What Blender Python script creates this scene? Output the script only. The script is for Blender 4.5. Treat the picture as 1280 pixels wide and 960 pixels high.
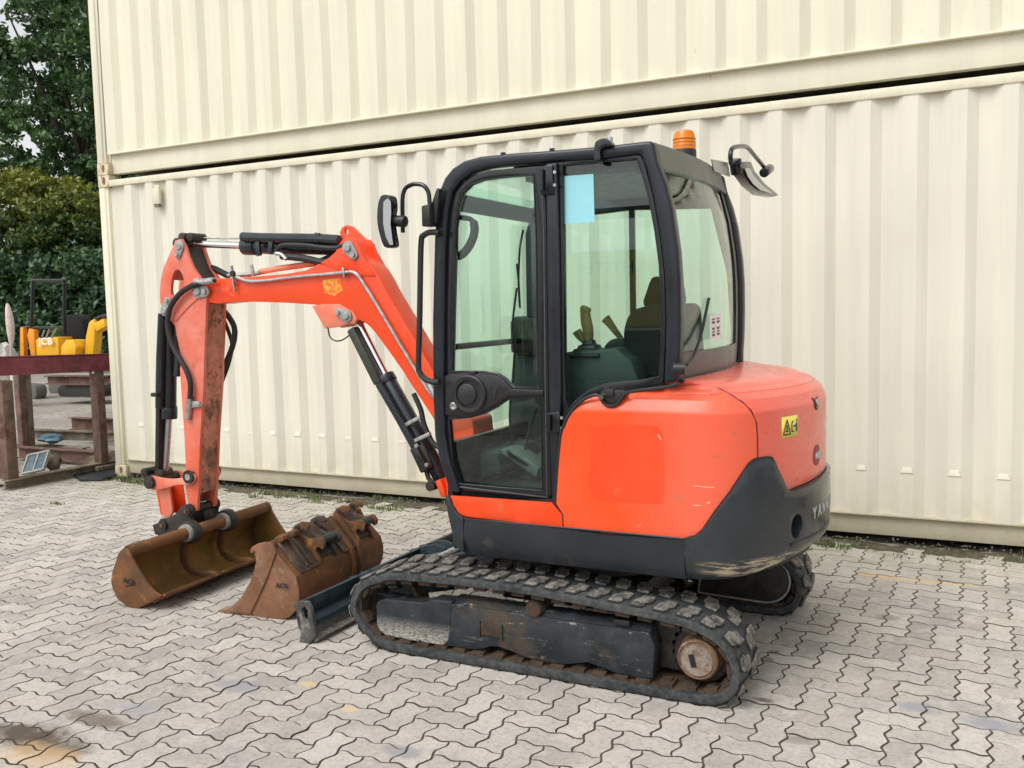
import bpy, bmesh, math, random
import numpy as np
from mathutils import Vector, Matrix, noise
from mathutils.geometry import delaunay_2d_cdt
R = math.radians
rng = random.Random(7)
sc = bpy.context.scene
for o in list(bpy.data.objects): bpy.data.objects.remove(o)
COL = sc.collection

# ------------------------------------------------------------------ camera
cam_d = bpy.data.cameras.new('camera'); cam = bpy.data.objects.new('camera', cam_d); COL.objects.link(cam)
cam_d.sensor_width = 36.0; cam_d.lens = 36.0 * 1151.4 / 1280.0; cam_d.clip_end = 3000; cam_d.clip_start = 0.05
YAW, PITCH, ROLL = R(-26.684), R(4.758), R(-1.3744)
fw = Vector((math.sin(YAW) * math.cos(PITCH), math.cos(YAW) * math.cos(PITCH), -math.sin(PITCH)))
r0 = Vector((math.cos(YAW), -math.sin(YAW), 0)); u0 = r0.cross(fw)
rr = r0 * math.cos(ROLL) + u0 * math.sin(ROLL); uu = -r0 * math.sin(ROLL) + u0 * math.cos(ROLL)
M = Matrix((rr, uu, -fw)).transposed().to_4x4(); M.translation = Vector((6.7702, -6.422, 1.602))
cam.matrix_world = M
sc.camera = cam

# ------------------------------------------------------------------ world and sun
SUN_EL, SUN_ROT = R(55), R(200)      # rotation clockwise from +Y
w = bpy.data.worlds.new('World'); sc.world = w; w.use_nodes = True
nt = w.node_tree; nt.nodes.clear()
sky = nt.nodes.new('ShaderNodeTexSky'); sky.sky_type = 'NISHITA'; sky.sun_disc = False
sky.sun_elevation = SUN_EL; sky.sun_rotation = SUN_ROT; sky.air_density = 1.0; sky.dust_density = 3.0; sky.ozone_density = 1.0
hs = nt.nodes.new('ShaderNodeHueSaturation'); hs.inputs['Saturation'].default_value = 0.12; hs.inputs['Value'].default_value = 1.0
bg = nt.nodes.new('ShaderNodeBackground'); bg.inputs['Strength'].default_value = 0.15
wo = nt.nodes.new('ShaderNodeOutputWorld')
nt.links.new(sky.outputs[0], hs.inputs['Color']); nt.links.new(hs.outputs[0], bg.inputs['Color']); nt.links.new(bg.outputs[0], wo.inputs[0])
sd = bpy.data.lights.new('sun', 'SUN'); sd.energy = 1.1; sd.angle = R(40); sd.color = (1.0, 0.97, 0.92)
sun = bpy.data.objects.new('sun', sd); COL.objects.link(sun)
dirv = Vector((math.sin(SUN_ROT) * math.cos(SUN_EL), math.cos(SUN_ROT) * math.cos(SUN_EL), math.sin(SUN_EL)))
sun.rotation_euler = (-dirv).to_track_quat('-Z', 'Y').to_euler(); sun.location = (0, -10, 20)
sc.view_settings.view_transform = 'Standard'; sc.view_settings.look = 'None'
sc.view_settings.exposure = 0.50; sc.view_settings.gamma = 1.0
sc.cycles.max_bounces = 10; sc.cycles.transparent_max_bounces = 16

# ------------------------------------------------------------------ materials
class N:
    def __init__(s, name):
        s.m = bpy.data.materials.new(name); s.m.use_nodes = True; s.t = s.m.node_tree; s.t.nodes.clear()
        s.out = s.t.nodes.new('ShaderNodeOutputMaterial')
        s.tc = s.t.nodes.new('ShaderNodeTexCoord')
        s.geo = None
    def n(s, typ, **kw):
        x = s.t.nodes.new(typ)
        for k, v in kw.items():
            if k in x.inputs: 
                x.inputs[k].default_value = v
            else: setattr(x, k, v)
        return x
    def l(s, a, b): s.t.links.new(a, b)
    def vec(s, scale=(1, 1, 1), space='Object', rot=(0, 0, 0)):
        mp = s.n('ShaderNodeMapping'); mp.inputs['Scale'].default_value = scale; mp.inputs['Rotation'].default_value = rot
        if space == 'World':
            g = s.n('ShaderNodeNewGeometry'); s.l(g.outputs['Position'], mp.inputs['Vector'])
        else: s.l(s.tc.outputs[space], mp.inputs['Vector'])
        return mp.outputs[0]
    def noise(s, scale, detail=4, rough=.6, vec=None, lo=None, hi=None, dist=0.0):
        x = s.n('ShaderNodeTexNoise'); x.inputs['Scale'].default_value = scale; x.inputs['Detail'].default_value = detail
        x.inputs['Roughness'].default_value = rough; x.inputs['Distortion'].default_value = dist
        s.l(vec if vec is not None else s.vec(space='World'), x.inputs['Vector'])
        if lo is None: return x.outputs['Fac']
        return s.ramp(x.outputs['Fac'], lo, hi)
    def ramp(s, f, lo, hi, a=0.0, b=1.0):
        x = s.n('ShaderNodeMapRange'); x.inputs['From Min'].default_value = lo; x.inputs['From Max'].default_value = hi
        x.inputs['To Min'].default_value = a; x.inputs['To Max'].default_value = b
        s.l(f, x.inputs['Value']); return x.outputs[0]
    def math(s, op, a, b=None):
        x = s.n('ShaderNodeMath'); x.operation = op
        for i, v in enumerate((a, b)):
            if v is None: continue
            if isinstance(v, (int, float)): x.inputs[i].default_value = v
            else: s.l(v, x.inputs[i])
        return x.outputs[0]
    def mix(s, f, a, b):
        x = s.n('ShaderNodeMix'); x.data_type = 'RGBA'
        for sock, v in ((x.inputs[0], f), (x.inputs[6], a), (x.inputs[7], b)):
            if isinstance(v, (int, float)): sock.default_value = v
            elif isinstance(v, tuple): sock.default_value = (*v[:3], 1)
            else: s.l(v, sock)
        return x.outputs[2]
    def sep(s, space='World'):
        x = s.n('ShaderNodeSeparateXYZ')
        if space == 'World':
            g = s.n('ShaderNodeNewGeometry'); s.l(g.outputs['Position'], x.inputs[0])
        else: s.l(s.tc.outputs[space], x.inputs[0])
        return x.outputs
    def rnd(s):
        return s.n('ShaderNodeObjectInfo').outputs['Random']
    def end(s, col, rough=.5, metal=0.0, bump=None, bs=.2, bd=.005, spec=.5, coat=0.0, em=None, ems=0, alpha=None, sub=0):
        p = s.n('ShaderNodeBsdfPrincipled')
        def put(k, v):
            if v is None: return
            if isinstance(v, (int, float)): p.inputs[k].default_value = v
            elif isinstance(v, tuple): p.inputs[k].default_value = (*v[:3], 1)
            else: s.l(v, p.inputs[k])
        put('Base Color', col); put('Roughness', rough); put('Metallic', metal); put('Specular IOR Level', spec); put('Coat Weight', coat)
        if bump is not None:
            b = s.n('ShaderNodeBump'); b.inputs['Strength'].default_value = bs; b.inputs['Distance'].default_value = bd
            s.l(bump, b.inputs['Height']); s.l(b.outputs[0], p.inputs['Normal'])
        s.l(p.outputs[0], s.out.inputs[0]); s.p = p
        return s.m

def plain(name, col, rough=.5, metal=0.0, var=.25, bump=.15, sc_=30, spec=.5, coat=0.0):
    n = N(name); f = n.noise(sc_, 5); c = n.mix(n.ramp(f, .3, .7), tuple(x * (1 - var) for x in col), tuple(min(1, x * (1 + var)) for x in col))
    return n.end(c, n.ramp(f, .3, .7, rough * .8, min(1, rough * 1.25)), metal, f, bump, .003, spec, coat)

def paint(name, a, b, fade_s=2.0, rough=.38, chip=(.05, .04, .035), chipamt=.72, dirt=(.25, .16, .09), dirtamt=.62, streak=False, lo=.4, hi=.65, pinkx=None):
    """worn machine paint: two tones of the same paint, stains, chips and scratches"""
    n = N(name)
    f1 = n.noise(fade_s, 5, .6, lo=lo, hi=hi)
    c = n.mix(f1, a, b)
    if pinkx:  # mixes in a pinker tone along world x
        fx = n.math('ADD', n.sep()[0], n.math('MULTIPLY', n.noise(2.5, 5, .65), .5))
        c = n.mix(n.math('MULTIPLY', n.ramp(fx, pinkx[0], pinkx[1]), .75), c, pinkx[2])
    f2 = n.noise(9, 6, .65, lo=dirtamt, hi=dirtamt + .12)
    c = n.mix(n.math('MULTIPLY', f2, .5), c, dirt)
    st = n.noise(1.0, 6, .7, vec=n.vec((7, 7, 90), 'World'), lo=.66, hi=.72)
    st2 = n.noise(2.5, 3, lo=.52, hi=.6)
    c = n.mix(n.math('MULTIPLY', n.math('MULTIPLY', st, st2), .55), c, tuple(min(1, x * 1.25 + .1) for x in b))
    ch = n.noise(55, 5, .7, lo=chipamt, hi=chipamt + .03)
    c = n.mix(ch, c, chip)
    rg = n.ramp(n.noise(14, 5), .3, .7, rough * .7, rough * 1.4)
    return n.end(c, rg, 0, n.noise(5, 4), .18, .012, .4, .2)

def steel_worn(name, base, wear, amt=.55, rough=.55, sx=(4, 4, 18), wz=None, rust=None):
    n = N(name)
    f = n.noise(2.2, 8, .72, vec=n.vec(sx, 'World'), lo=amt, hi=amt + .08)
    g = n.noise(38, 6, .75, lo=.46, hi=.60)
    m = n.math('MULTIPLY', f, g)
    if wz is not None:
        z = n.sep()[2]; m = n.math('MAXIMUM', m, n.math('MULTIPLY', n.ramp(z, wz[1], wz[0]), n.noise(3.2, 8, .75, vec=n.vec((14, 14, 40), 'World'), lo=.36, hi=.60)))
    c = n.mix(n.noise(7, 5, lo=.35, hi=.65), base, tuple(min(1, x * 1.8 + .01) for x in base))
    if rust is not None: c = n.mix(n.noise(5, 6, .65, lo=.52, hi=.64), c, rust)
    c = n.mix(m, c, wear)
    return n.end(c, n.ramp(g, 0, 1, rough, min(1, rough * 1.3)), 0, n.noise(60, 5), .3, .003, .3)

def rusty(name, a, b, c3, s=4.0, rough=.75, bs=.4, shine=None):
    n = N(name)
    c = n.mix(n.noise(s, 7, .65, lo=.38, hi=.62), a, b)
    c = n.mix(n.noise(s * 2.6, 7, .7, lo=.55, hi=.66), c, c3)
    c = n.mix(n.math('MULTIPLY', n.noise(s * 14, 5, .7, lo=.6, hi=.72), .6), c, tuple(x * .35 for x in a))
    return n.end(c, rough, 0, n.noise(45, 6, .7), bs, .004, .4)

RED = paint('orange_red_paint', (.82, .054, .004), (.78, .080, .018), 1.6)
RED_PANEL = paint('orange_red_panel_paint', (.86, .060, .003), (.83, .100, .028), .9, rough=.30, chipamt=.735, dirtamt=.60, pinkx=(5.72, 5.98, (.80, .135, .075)))
RED_REAR = paint('faded_red_bonnet_paint', (.78, .10, .05), (.80, .17, .13), 1.1, rough=.30, chipamt=.74, dirtamt=.62)
RED_ARM = paint('faded_arm_paint', (.70, .13, .07), (.74, .25, .19), 3.2, rough=.5, chipamt=.66, dirt=(.35, .09, .03), dirtamt=.56)
SALMON = paint('faded_salmon_paint', (.72, .16, .09), (.74, .30, .2), 4, rough=.5, chipamt=.66)
ARMBACK = steel_worn('scraped_arm_paint', (.40, .15, .10), (.10, .06, .04), .47, .7, (3, 3, 3), None, (.20, .11, .075))
CHAR = paint('charcoal_paint', (.013, .017, .022), (.022, .027, .033), 2.5, rough=.42, chip=(.30, .28, .24), chipamt=.735, dirt=(.09, .09, .085), dirtamt=.6)
CABP = plain('dark_cab_paint', (.010, .013, .020), .33, 0, .25, .05, 8, .4, .1)
BLACK = plain('black_plastic', (.012, .012, .013), .45, 0, .2, .1)
BLACKG = plain('black_gloss_paint', (.008, .010, .013), .2, 0, .2, .04, 10)
RUBBER_H = plain('hose_rubber', (.018, .018, .018), .6, 0, .4, .2, 60)
GREYF = plain('grey_fascia', (.10, .10, .095), .35, 0, .12, .05, 6)
CHROME = plain('chrome_rod', (.75, .75, .76), .12, 1.0, .05, .02, 4)
STEEL = plain('zinc_steel', (.42, .42, .41), .38, .8, .3, .2, 40)
GREYPIN = plain('grey_painted_pin', (.33, .33, .32), .5, .3, .25, .2, 40)
DIRTY = plain('greasy_dark_metal', (.035, .031, .027), .55, .3, .6, .5, 18)
CYL = paint('black_cylinder_paint', (.010, .014, .018), (.02, .028, .036), 4, rough=.28, chip=(.2, .2, .19), chipamt=.75, dirt=(.06, .06, .055), dirtamt=.62)
AMBER_N = N('amber_lens'); AMBER = AMBER_N.end((.95, .28, .01), .2, 0, None); AMBER_N.p.inputs['Transmission Weight'].default_value = .35
WHITE = plain('white_label', (.8, .8, .78), .5, 0, .02, 0)
CYAN = plain('cyan_paper', (.28, .62, .68), .6, 0, .03, 0)
YELLOWL = plain('yellow_label', (.80, .68, .12), .5, 0, .04, 0)
SEATM = plain('seat_fabric', (.005, .005, .006), .9, 0, .3, .3, 80)
GRIP = plain('brown_grip_rubber', (.16, .12, .045), .5, 0, .2, .1)
INTER = plain('cab_trim_plastic', (.028, .040, .037), .55, 0, .25, .15, 20)
def trackrub():
    n = N('track_rubber'); f = n.noise(6, 7, .7); g = n.noise(40, 5, .7, lo=.45, hi=.65)
    c = n.mix(n.ramp(f, .35, .65), (.016, .021, .026), (.05, .055, .056))
    c = n.mix(n.math('MULTIPLY', g, .35), c, (.16, .15, .13))
    return n.end(c, .75, 0, n.noise(50, 6), .5, .004, .35)
TRACK = trackrub()
def lugm():
    n = N('track_lug_rubber'); f = n.noise(25, 6, .7, lo=.38, hi=.62)
    g = n.n('ShaderNodeNewGeometry'); s = n.n('ShaderNodeSeparateXYZ'); n.l(n.tc.outputs['Object'], s.inputs[0])
    top = n.ramp(s.outputs[2], .006, .0095)
    c = n.mix(n.math('MULTIPLY', top, n.ramp(f, 0, 1, .12, 1.0)), (.020, .021, .022), (.25, .23, .195))
    return n.end(c, .8, 0, f, .12, .002, .25)
LUG = lugm()
MUD = rusty('rusty_mud', (.038, .025, .016), (.080, .050, .030), (.020, .016, .012), 12, .9)
FRAME = steel_worn('scratched_track_frame', (.012, .016, .019), (.34, .31, .25), .57, .6, (3, 3, 22), None, (.060, .046, .034))
FRAMEF = steel_worn('muddy_track_guard', (.012, .016, .019), (.62, .58, .50), .62, .5, (4, 4, 16), (.06, .165), (.06, .048, .036))
CWT = steel_worn('scraped_counterweight', (.026, .032, .037), (.48, .42, .30), .66, .45, (3, 3, 30), None, None)
BRUST = rusty('bucket_rust', (.085, .042, .020), (.17, .070, .025), (.28, .13, .035), 5)
BRUSTIN = rusty('bucket_rust_inside', (.15, .085, .025), (.24, .135, .03), (.36, .13, .03), 4)
BORANGE = rusty('orange_rust', (.15, .065, .030), (.24, .115, .062), (.26, .17, .12), 6)
BDARK = rusty('dark_worn_bucket', (.045, .036, .030), (.10, .055, .035), (.16, .12, .09), 7, .6)
BLADEM = steel_worn('blue_black_blade', (.012, .022, .030), (.30, .26, .19), .60, .4, (5, 5, 5), (.0, .09), None)
MAROON = steel_worn('maroon_steel', (.12, .024, .032), (.12, .07, .05), .6, .6, (3, 3, 3), None, (.10, .035, .028))
MAROONB = steel_worn('rusty_brown_steel', (.105, .064, .048), (.15, .11, .08), .55, .75, (3, 3, 3), None, (.09, .045, .03))
BEAMG = steel_worn('weathered_beam', (.13, .105, .075), (.24, .21, .15), .55, .8, (3, 3, 3), None, (.08, .06, .04))
YEL = plain('yellow_digger_paint', (.80, .42, .015), .35, 0, .12, .05)
ORY = plain('orange_yellow_paint', (.75, .27, .012), .4, 0, .15, .05)

def glassm(name, tint, refl=1.0, rough=0.0):
    n = N(name)
    tr = n.n('ShaderNodeBsdfTransparent'); tr.inputs[0].default_value = (*tint, 1)
    gl = n.n('ShaderNodeBsdfGlossy'); gl.inputs['Roughness'].default_value = rough; gl.inputs[0].default_value = (1, 1, 1, 1)
    fr = n.n('ShaderNodeFresnel'); gm = n.n('ShaderNodeNewGeometry'); n.l(n.ramp(gm.outputs['Backfacing'], 0, 1, 1.52, 1 / 1.52), fr.inputs[0])
    f = n.math('MULTIPLY', fr.outputs[0], 0.85 * refl)
    mx = n.n('ShaderNodeMixShader'); n.l(f, mx.inputs[0]); n.l(tr.outputs[0], mx.inputs[1]); n.l(gl.outputs[0], mx.inputs[2])
    n.l(mx.outputs[0], n.out.inputs[0]); return n.m
GLASS = glassm('green_tinted_glass', (.865, .962, .925))
MIRROR = plain('mirror_glass', (.35, .36, .36), .03, 1.0, .02, 0)

def container_mat(name, a, b, stainamt):
    n = N(name)
    v = n.vec((6, 6, .35), 'World')
    c = n.mix(n.noise(1.2, 5, .6, vec=v, lo=.38, hi=.62), a, b)
    c = n.mix(n.math('MULTIPLY', n.noise(.8, 4, lo=.4, hi=.7), .35), c, tuple(x * .93 for x in b))
    sp = n.noise(2.0, 7, .72, vec=n.vec((16, 16, 2.2), 'World'), lo=stainamt, hi=stainamt + .03)
    c = n.mix(n.math('MULTIPLY', sp, .8), c, (.22, .17, .09))
    z = n.sep()[2]
    g = n.noise(7, 6, .7, lo=.3, hi=.8)
    low = n.math('MULTIPLY', n.ramp(z, .55, .17), g)
    c = n.mix(n.math('MULTIPLY', low, .55), c, (.50, .44, .27))
    b1 = n.noise(1.6, 3, .5, vec=n.vec((1, 1, .5), 'World'))
    b2 = n.noise(40, 3, .5)
    bb = n.math('ADD', b1, n.math('MULTIPLY', b2, .02))
    return n.end(c, .42, 0, bb, .25, .03, .4)
CONT_L = container_mat('cream_container_paint', (.73, .70, .585), (.665, .64, .545), .715)
CONT_U = container_mat('cream_container_paint_upper', (.76, .73, .575), (.70, .67, .53), .705)
CONT_R = container_mat('cream_rail_paint', (.74, .705, .55), (.66, .62, .47), .72)
def lowrail():
    n = N('weathered_bottom_rail'); c = n.mix(n.noise(5, 6, .7, lo=.35, hi=.65), (.42, .375, .265), (.50, .455, .335))
    c = n.mix(n.math('MULTIPLY', n.noise(80, 4, .7, lo=.58, hi=.68), .55), c, (.20, .17, .12))
    return n.end(c, .7, 0, n.noise(60, 4), .3, .003)
CONT_B = lowrail()
CASTM = rusty('rust_streaked_casting', (.55, .44, .29), (.66, .59, .43), (.30, .14, .07), 9, .6, .2)

def paver_mat():
    n = N('concrete_paver')
    r = n.rnd()
    tone = n.noise(9.1, 0, .5, vec=n.vec((1, 1, 1), 'World'))
    at = n.n('ShaderNodeAttribute'); at.attribute_name = 'tone'
    t = n.math('ADD', at.outputs['Fac'], 0)
    c = n.mix(t, (.31, .287, .258), (.50, .468, .42))
    c = n.mix(n.math('MULTIPLY', n.noise(3.1, 3, lo=.45, hi=.62), .45), c, (.50, .43, .375))
    big = n.noise(.55, 5, .6, lo=.35, hi=.7)
    c = n.mix(n.math('MULTIPLY', big, .4), c, (.56, .53, .48))
    c = n.mix(n.math('MULTIPLY', n.noise(5.5, 5, .7, lo=.48, hi=.68), .55), c, (.27, .25, .225))
    c = n.mix(n.math('MULTIPLY', n.noise(1.7, 6, .7, lo=.56, hi=.70), .6), c, (.25, .245, .25))
    c = n.mix(n.math('MULTIPLY', n.noise(2.6, 6, .7, vec=n.vec((1, 1, 1), 'World', (0, 0, .7)), lo=.64, hi=.72), .5), c, (.30, .24, .17))
    c = n.mix(n.math('MULTIPLY', n.noise(45, 6, .75, lo=.46, hi=.72), .6), c, (.17, .155, .135))
    c = n.mix(n.math('MULTIPLY', n.noise(160, 3, .8, lo=.58, hi=.66), .55), c, (.12, .11, .10))
    c = n.mix(n.math('MULTIPLY', n.noise(11, 5, .7, lo=.50, hi=.70), .55), c, (.60, .575, .535))
    # named stains of the yard: a brown puddle mark bottom left, oil spots behind the track, moss near the containers
    s = n.sep()
    def blob(x, y, rx, ry, col, k, c):
        dx = n.math('DIVIDE', n.math('SUBTRACT', s[0], x), rx); dy = n.math('DIVIDE', n.math('SUBTRACT', s[1], y), ry)
        d = n.math('ADD', n.math('MULTIPLY', dx, dx), n.math('MULTIPLY', dy, dy))
        nn = n.noise(9, 6, .75)
        f = n.ramp(n.math('ADD', d, n.math('MULTIPLY', n.math('SUBTRACT', nn, .5), 2.6)), 1.0, .2)
        cl = n.n('ShaderNodeClamp'); n.l(f, cl.inputs[0])
        return n.mix(n.math('MULTIPLY', cl.outputs[0], k), c, col)
    for x, y, rx, ry, col, k in STAINS: c = blob(x, y, rx, ry, col, k, c)
    moss = n.math('MULTIPLY', n.ramp(s[1], -1.1, -.15), n.noise(5, 6, .7, lo=.35, hi=.65))
    c = n.mix(n.math('MULTIPLY', moss, .55), c, (.27, .27, .15))
    return n.end(c, .85, 0, n.noise(70, 6, .75), .5, .004, .3)
STAINS = [(*p, rx, ry, col, k) for p, rx, ry, col, k in (
    ([(3.608,-4.213)][0], .30, .12, (.10, .075, .05), .95), ([(3.660,-4.004)][0], .20, .06, (.14, .11, .08), .8), ([(3.473,-4.200)][0], .2, .06, (.09, .07, .05), .9), ([(3.725,-4.299)][0], .22, .10, (.55, .37, .20), .6),
    ([(3.962,-3.518)][0], .16, .07, (.26, .26, .28), .75), ([(3.719,-3.858)][0], .13, .05, (.30, .30, .32), .75), ([(4.941,-3.728)][0], .1, .05, (.25, .26, .28), .75),
    ([(4.219,-3.379)][0], .05, .03, (.6, .45, .22), .7), ([(4.544,-3.515)][0], .05, .03, (.6, .45, .22), .7), ([(6.406,-1.545)][0], .07, .05, (.2, .18, .15), .7),
    ([(5.962,-2.341)][0], .035, .05, (.16, .13, .10), .7), ([(6.038,-2.776)][0], .05, .025, (.10, .07, .05), .8), ([(5.976,-2.231)][0], .03, .03, (.14, .12, .1), .7),
    ([(6.605,-2.602)][0], .10, .06, (.25, .26, .30), .75), ([(6.854,-2.644)][0], .12, .06, (.25, .26, .30), .75), ([(6.225,-3.061)][0], .07, .04, (.18, .17, .15), .6),
    ([(6.560,-0.825)][0], .32, .022, (.62, .40, .16), .9), ([(6.262,-0.811)][0], .15, .020, (.62, .40, .16), .9))]
PAVER = paver_mat()
def joint_mat():
    n = N('joint_soil'); c = n.mix(n.noise(20, 6, .7), (.050, .042, .032), (.12, .10, .075)); return n.end(c, .95, 0, n.noise(90, 5), .6, .005, .2)
JOINT = joint_mat()
def soil():
    n = N('gritty_soil'); c = n.mix(n.noise(12, 7, .7, lo=.35, hi=.65), (.09, .085, .05), (.17, .15, .105))
    c = n.mix(n.noise(70, 5, .8, lo=.6, hi=.7), c, (.34, .32, .27)); return n.end(c, .95, 0, n.noise(50, 6, .8), 1.0, .02, .2)
SOIL = soil()
def gravel():
    n = N('pale_gravel_yard'); c = n.mix(n.noise(.6, 7, .7, lo=.35, hi=.65), (.26, .235, .20), (.42, .39, .34))
    c = n.mix(n.noise(9, 7, .8, lo=.45, hi=.7), c, (.17, .155, .13)); return n.end(c, .95, 0, n.noise(30, 6, .8), .8, .02, .2)
GRAVEL = gravel()
def leafm(name, a, b):
    n = N(name)
    at = n.n('ShaderNodeAttribute'); at.attribute_name = 'tone'
    c = n.mix(at.outputs['Fac'], a, b)
    p = n.n('ShaderNodeBsdfPrincipled'); n.l(c, p.inputs['Base Color']); p.inputs['Roughness'].default_value = .5
    t = n.n('ShaderNodeBsdfTranslucent'); n.l(c, t.inputs[0]); mx = n.n('ShaderNodeMixShader'); mx.inputs[0].default_value = .25
    n.l(p.outputs[0], mx.inputs[1]); n.l(t.outputs[0], mx.inputs[2]); n.l(mx.outputs[0], n.out.inputs[0]); return n.m
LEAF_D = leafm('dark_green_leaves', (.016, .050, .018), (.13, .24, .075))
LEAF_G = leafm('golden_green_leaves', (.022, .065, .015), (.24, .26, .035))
LEAF_H = leafm('hedge_leaves', (.014, .045, .020), (.10, .20, .075))
GRASSM = leafm('grass_blades', (.07, .11, .03), (.20, .26, .09))
BARK = plain('bark', (.07, .055, .04), .9, 0, .4, .6, 12)

# ------------------------------------------------------------------ mesh helpers
WORLDLOC = {}
def empty(name, loc, label=None, cat=None, group=None, rz=0.0):
    o = bpy.data.objects.new(name, None); COL.objects.link(o); o.location = loc; o.rotation_euler = (0, 0, rz)
    o.empty_display_size = .1
    if label: o['label'] = label
    if cat: o['category'] = cat
    if group: o['group'] = group
    WORLDLOC[o.name] = Vector(loc)
    return o
def link(name, me, parent=None, loc=None, label=None, cat=None, group=None, kind=None):
    o = bpy.data.objects.new(name, me); COL.objects.link(o)
    wl = Vector(loc) if loc is not None else Vector((0, 0, 0))
    if parent is not None:
        o.parent = parent; o.location = wl - WORLDLOC[parent.name]
    else: o.location = wl
    WORLDLOC[o.name] = wl
    if label: o['label'] = label
    if cat: o['category'] = cat
    if group: o['group'] = group
    if kind: o['kind'] = kind
    return o

class MB:
    """collects vertices and faces, then links them as one mesh object"""
    def __init__(s): s.v = []; s.f = []
    def add(s, vs, fs):
        b = len(s.v); s.v += [tuple(v) for v in vs]; s.f += [tuple(i + b for i in f) for f in fs]; return s
    def box(s, c, size, rot=None):
        hx, hy, hz = (x / 2 for x in size)
        vs = [Vector((x, y, z)) for x in (-hx, hx) for y in (-hy, hy) for z in (-hz, hz)]
        if rot is not None: vs = [rot @ v for v in vs]
        vs = [v + Vector(c) for v in vs]
        return s.add(vs, [(0, 1, 3, 2), (4, 6, 7, 5), (0, 4, 5, 1), (2, 3, 7, 6), (0, 2, 6, 4), (1, 5, 7, 3)])
    def bb(s, x0, x1, y0, y1, z0, z1): return s.box(((x0 + x1) / 2, (y0 + y1) / 2, (z0 + z1) / 2), (abs(x1 - x0), abs(y1 - y0), abs(z1 - z0)))
    def bar(s, p0, p1, w, h, up=(0, 0, 1)):
        p0, p1 = Vector(p0), Vector(p1); d = (p1 - p0); L = d.length; d.normalize(); u = Vector(up)
        if abs(d.dot(u)) > .98: u = Vector((0, 1, 0))
        sd_ = d.cross(u).normalized(); u = sd_.cross(d)
        return s.box((p0 + p1) / 2, (L, w, h), Matrix((d, sd_, u)).transposed())
    def cyl(s, p0, p1, r0, r1=None, n=20, cap=True):
        r1 = r0 if r1 is None else r1; p0, p1 = Vector(p0), Vector(p1); d = (p1 - p0).normalized()
        a = d.orthogonal().normalized(); b = d.cross(a); vs = []
        for p, r in ((p0, r0), (p1, r1)):
            for i in range(n):
                t = 2 * math.pi * i / n; vs.append(p + (a * math.cos(t) + b * math.sin(t)) * r)
        fs = [(i, (i + 1) % n, n + (i + 1) % n, n + i) for i in range(n)]
        if cap: fs += [tuple(range(n))[::-1], tuple(range(n, 2 * n))]
        return s.add(vs, fs)
    def lathe(s, p0, axis, prof, n=28, cap=True):
        """prof: list of (distance along axis, radius)"""
        p0 = Vector(p0); d = Vector(axis).normalized(); a = d.orthogonal().normalized(); b = d.cross(a); vs = []; fs = []
        for t, r in prof:
            for i in range(n):
                q = 2 * math.pi * i / n; vs.append(p0 + d * t + (a * math.cos(q) + b * math.sin(q)) * r)
        for k in range(len(prof) - 1):
            for i in range(n): fs.append((k * n + i, k * n + (i + 1) % n, (k + 1) * n + (i + 1) % n, (k + 1) * n + i))
        if cap and prof[0][1] > 1e-4: fs.append(tuple(range(n))[::-1])
        if cap and prof[-1][1] > 1e-4: fs.append(tuple(range((len(prof) - 1) * n, len(prof) * n)))
        return s.add(vs, fs)
    def tube(s, pts, r, n=10, smooth=6, cap=True, flat=None):
        pts = [Vector(p) for p in pts]
        if smooth and len(pts) > 2: pts = catmull(pts, smooth)
        vs = []; fs = []; prev = None; m = len(pts)
        for i, p in enumerate(pts):
            d = (pts[min(i + 1, m - 1)] - pts[max(i - 1, 0)]).normalized()
            a = d.orthogonal().normalized() if prev is None else (prev - d * prev.dot(d)).normalized()
            prev = a; b = d.cross(a); rr_ = r(i / (m - 1)) if callable(r) else r
            for k in range(n):
                t = 2 * math.pi * k / n; vs.append(p + (a * math.cos(t) + b * math.sin(t)) * rr_)
        for i in range(m - 1):
            for k in range(n): fs.append((i * n + k, i * n + (k + 1) % n, (i + 1) * n + (k + 1) % n, (i + 1) * n + k))
        if cap: fs += [tuple(range(n))[::-1], tuple(range((m - 1) * n, m * n))]
        return s.add(vs, fs)
    def plate(s, outer, y0, y1, holes=(), ax='y'):
        """polygon in the XZ plane (or YZ for ax='x', XY for ax='z') with holes, extruded from y0 to y1"""
        loops = [clean(outer)] + [clean(h) for h in holes]
        P = []; E = []
        for L in loops:
            b = len(P); P += [Vector(p) for p in L]; E += [(b + i, b + (i + 1) % len(L)) for i in range(len(L))]
        if len(loops) == 1 and not holes:
            T = [tuple(range(len(P)))]; V2 = P
            V2, E2, T, _, _, _ = delaunay_2d_cdt(P, E, [], 1, 1e-6)
        else:
            V2, E2, T, _, _, _ = delaunay_2d_cdt(P, E, [], 0, 1e-6)
            T = [t for t in T if inside(cen(V2, t), loops[0]) and not any(inside(cen(V2, t), h) for h in loops[1:])]
        def lift(p, y):
            return (p[0], y, p[1]) if ax == 'y' else ((y, p[0], p[1]) if ax == 'x' else (p[0], p[1], y))
        nv = len(V2); vs = [lift(p, y0) for p in V2] + [lift(p, y1) for p in V2]
        fs = [tuple(t) for t in T] + [tuple(i + nv for i in t[::-1]) for t in T]
        ed = {}
        for t in T:
            for i in range(len(t)):
                e = (t[i], t[(i + 1) % len(t)]); ed[e] = 1
        for (a, b) in ed:
            if (b, a) not in ed: fs.append((b, a, a + nv, b + nv))
        return s.add(vs, fs)
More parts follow.
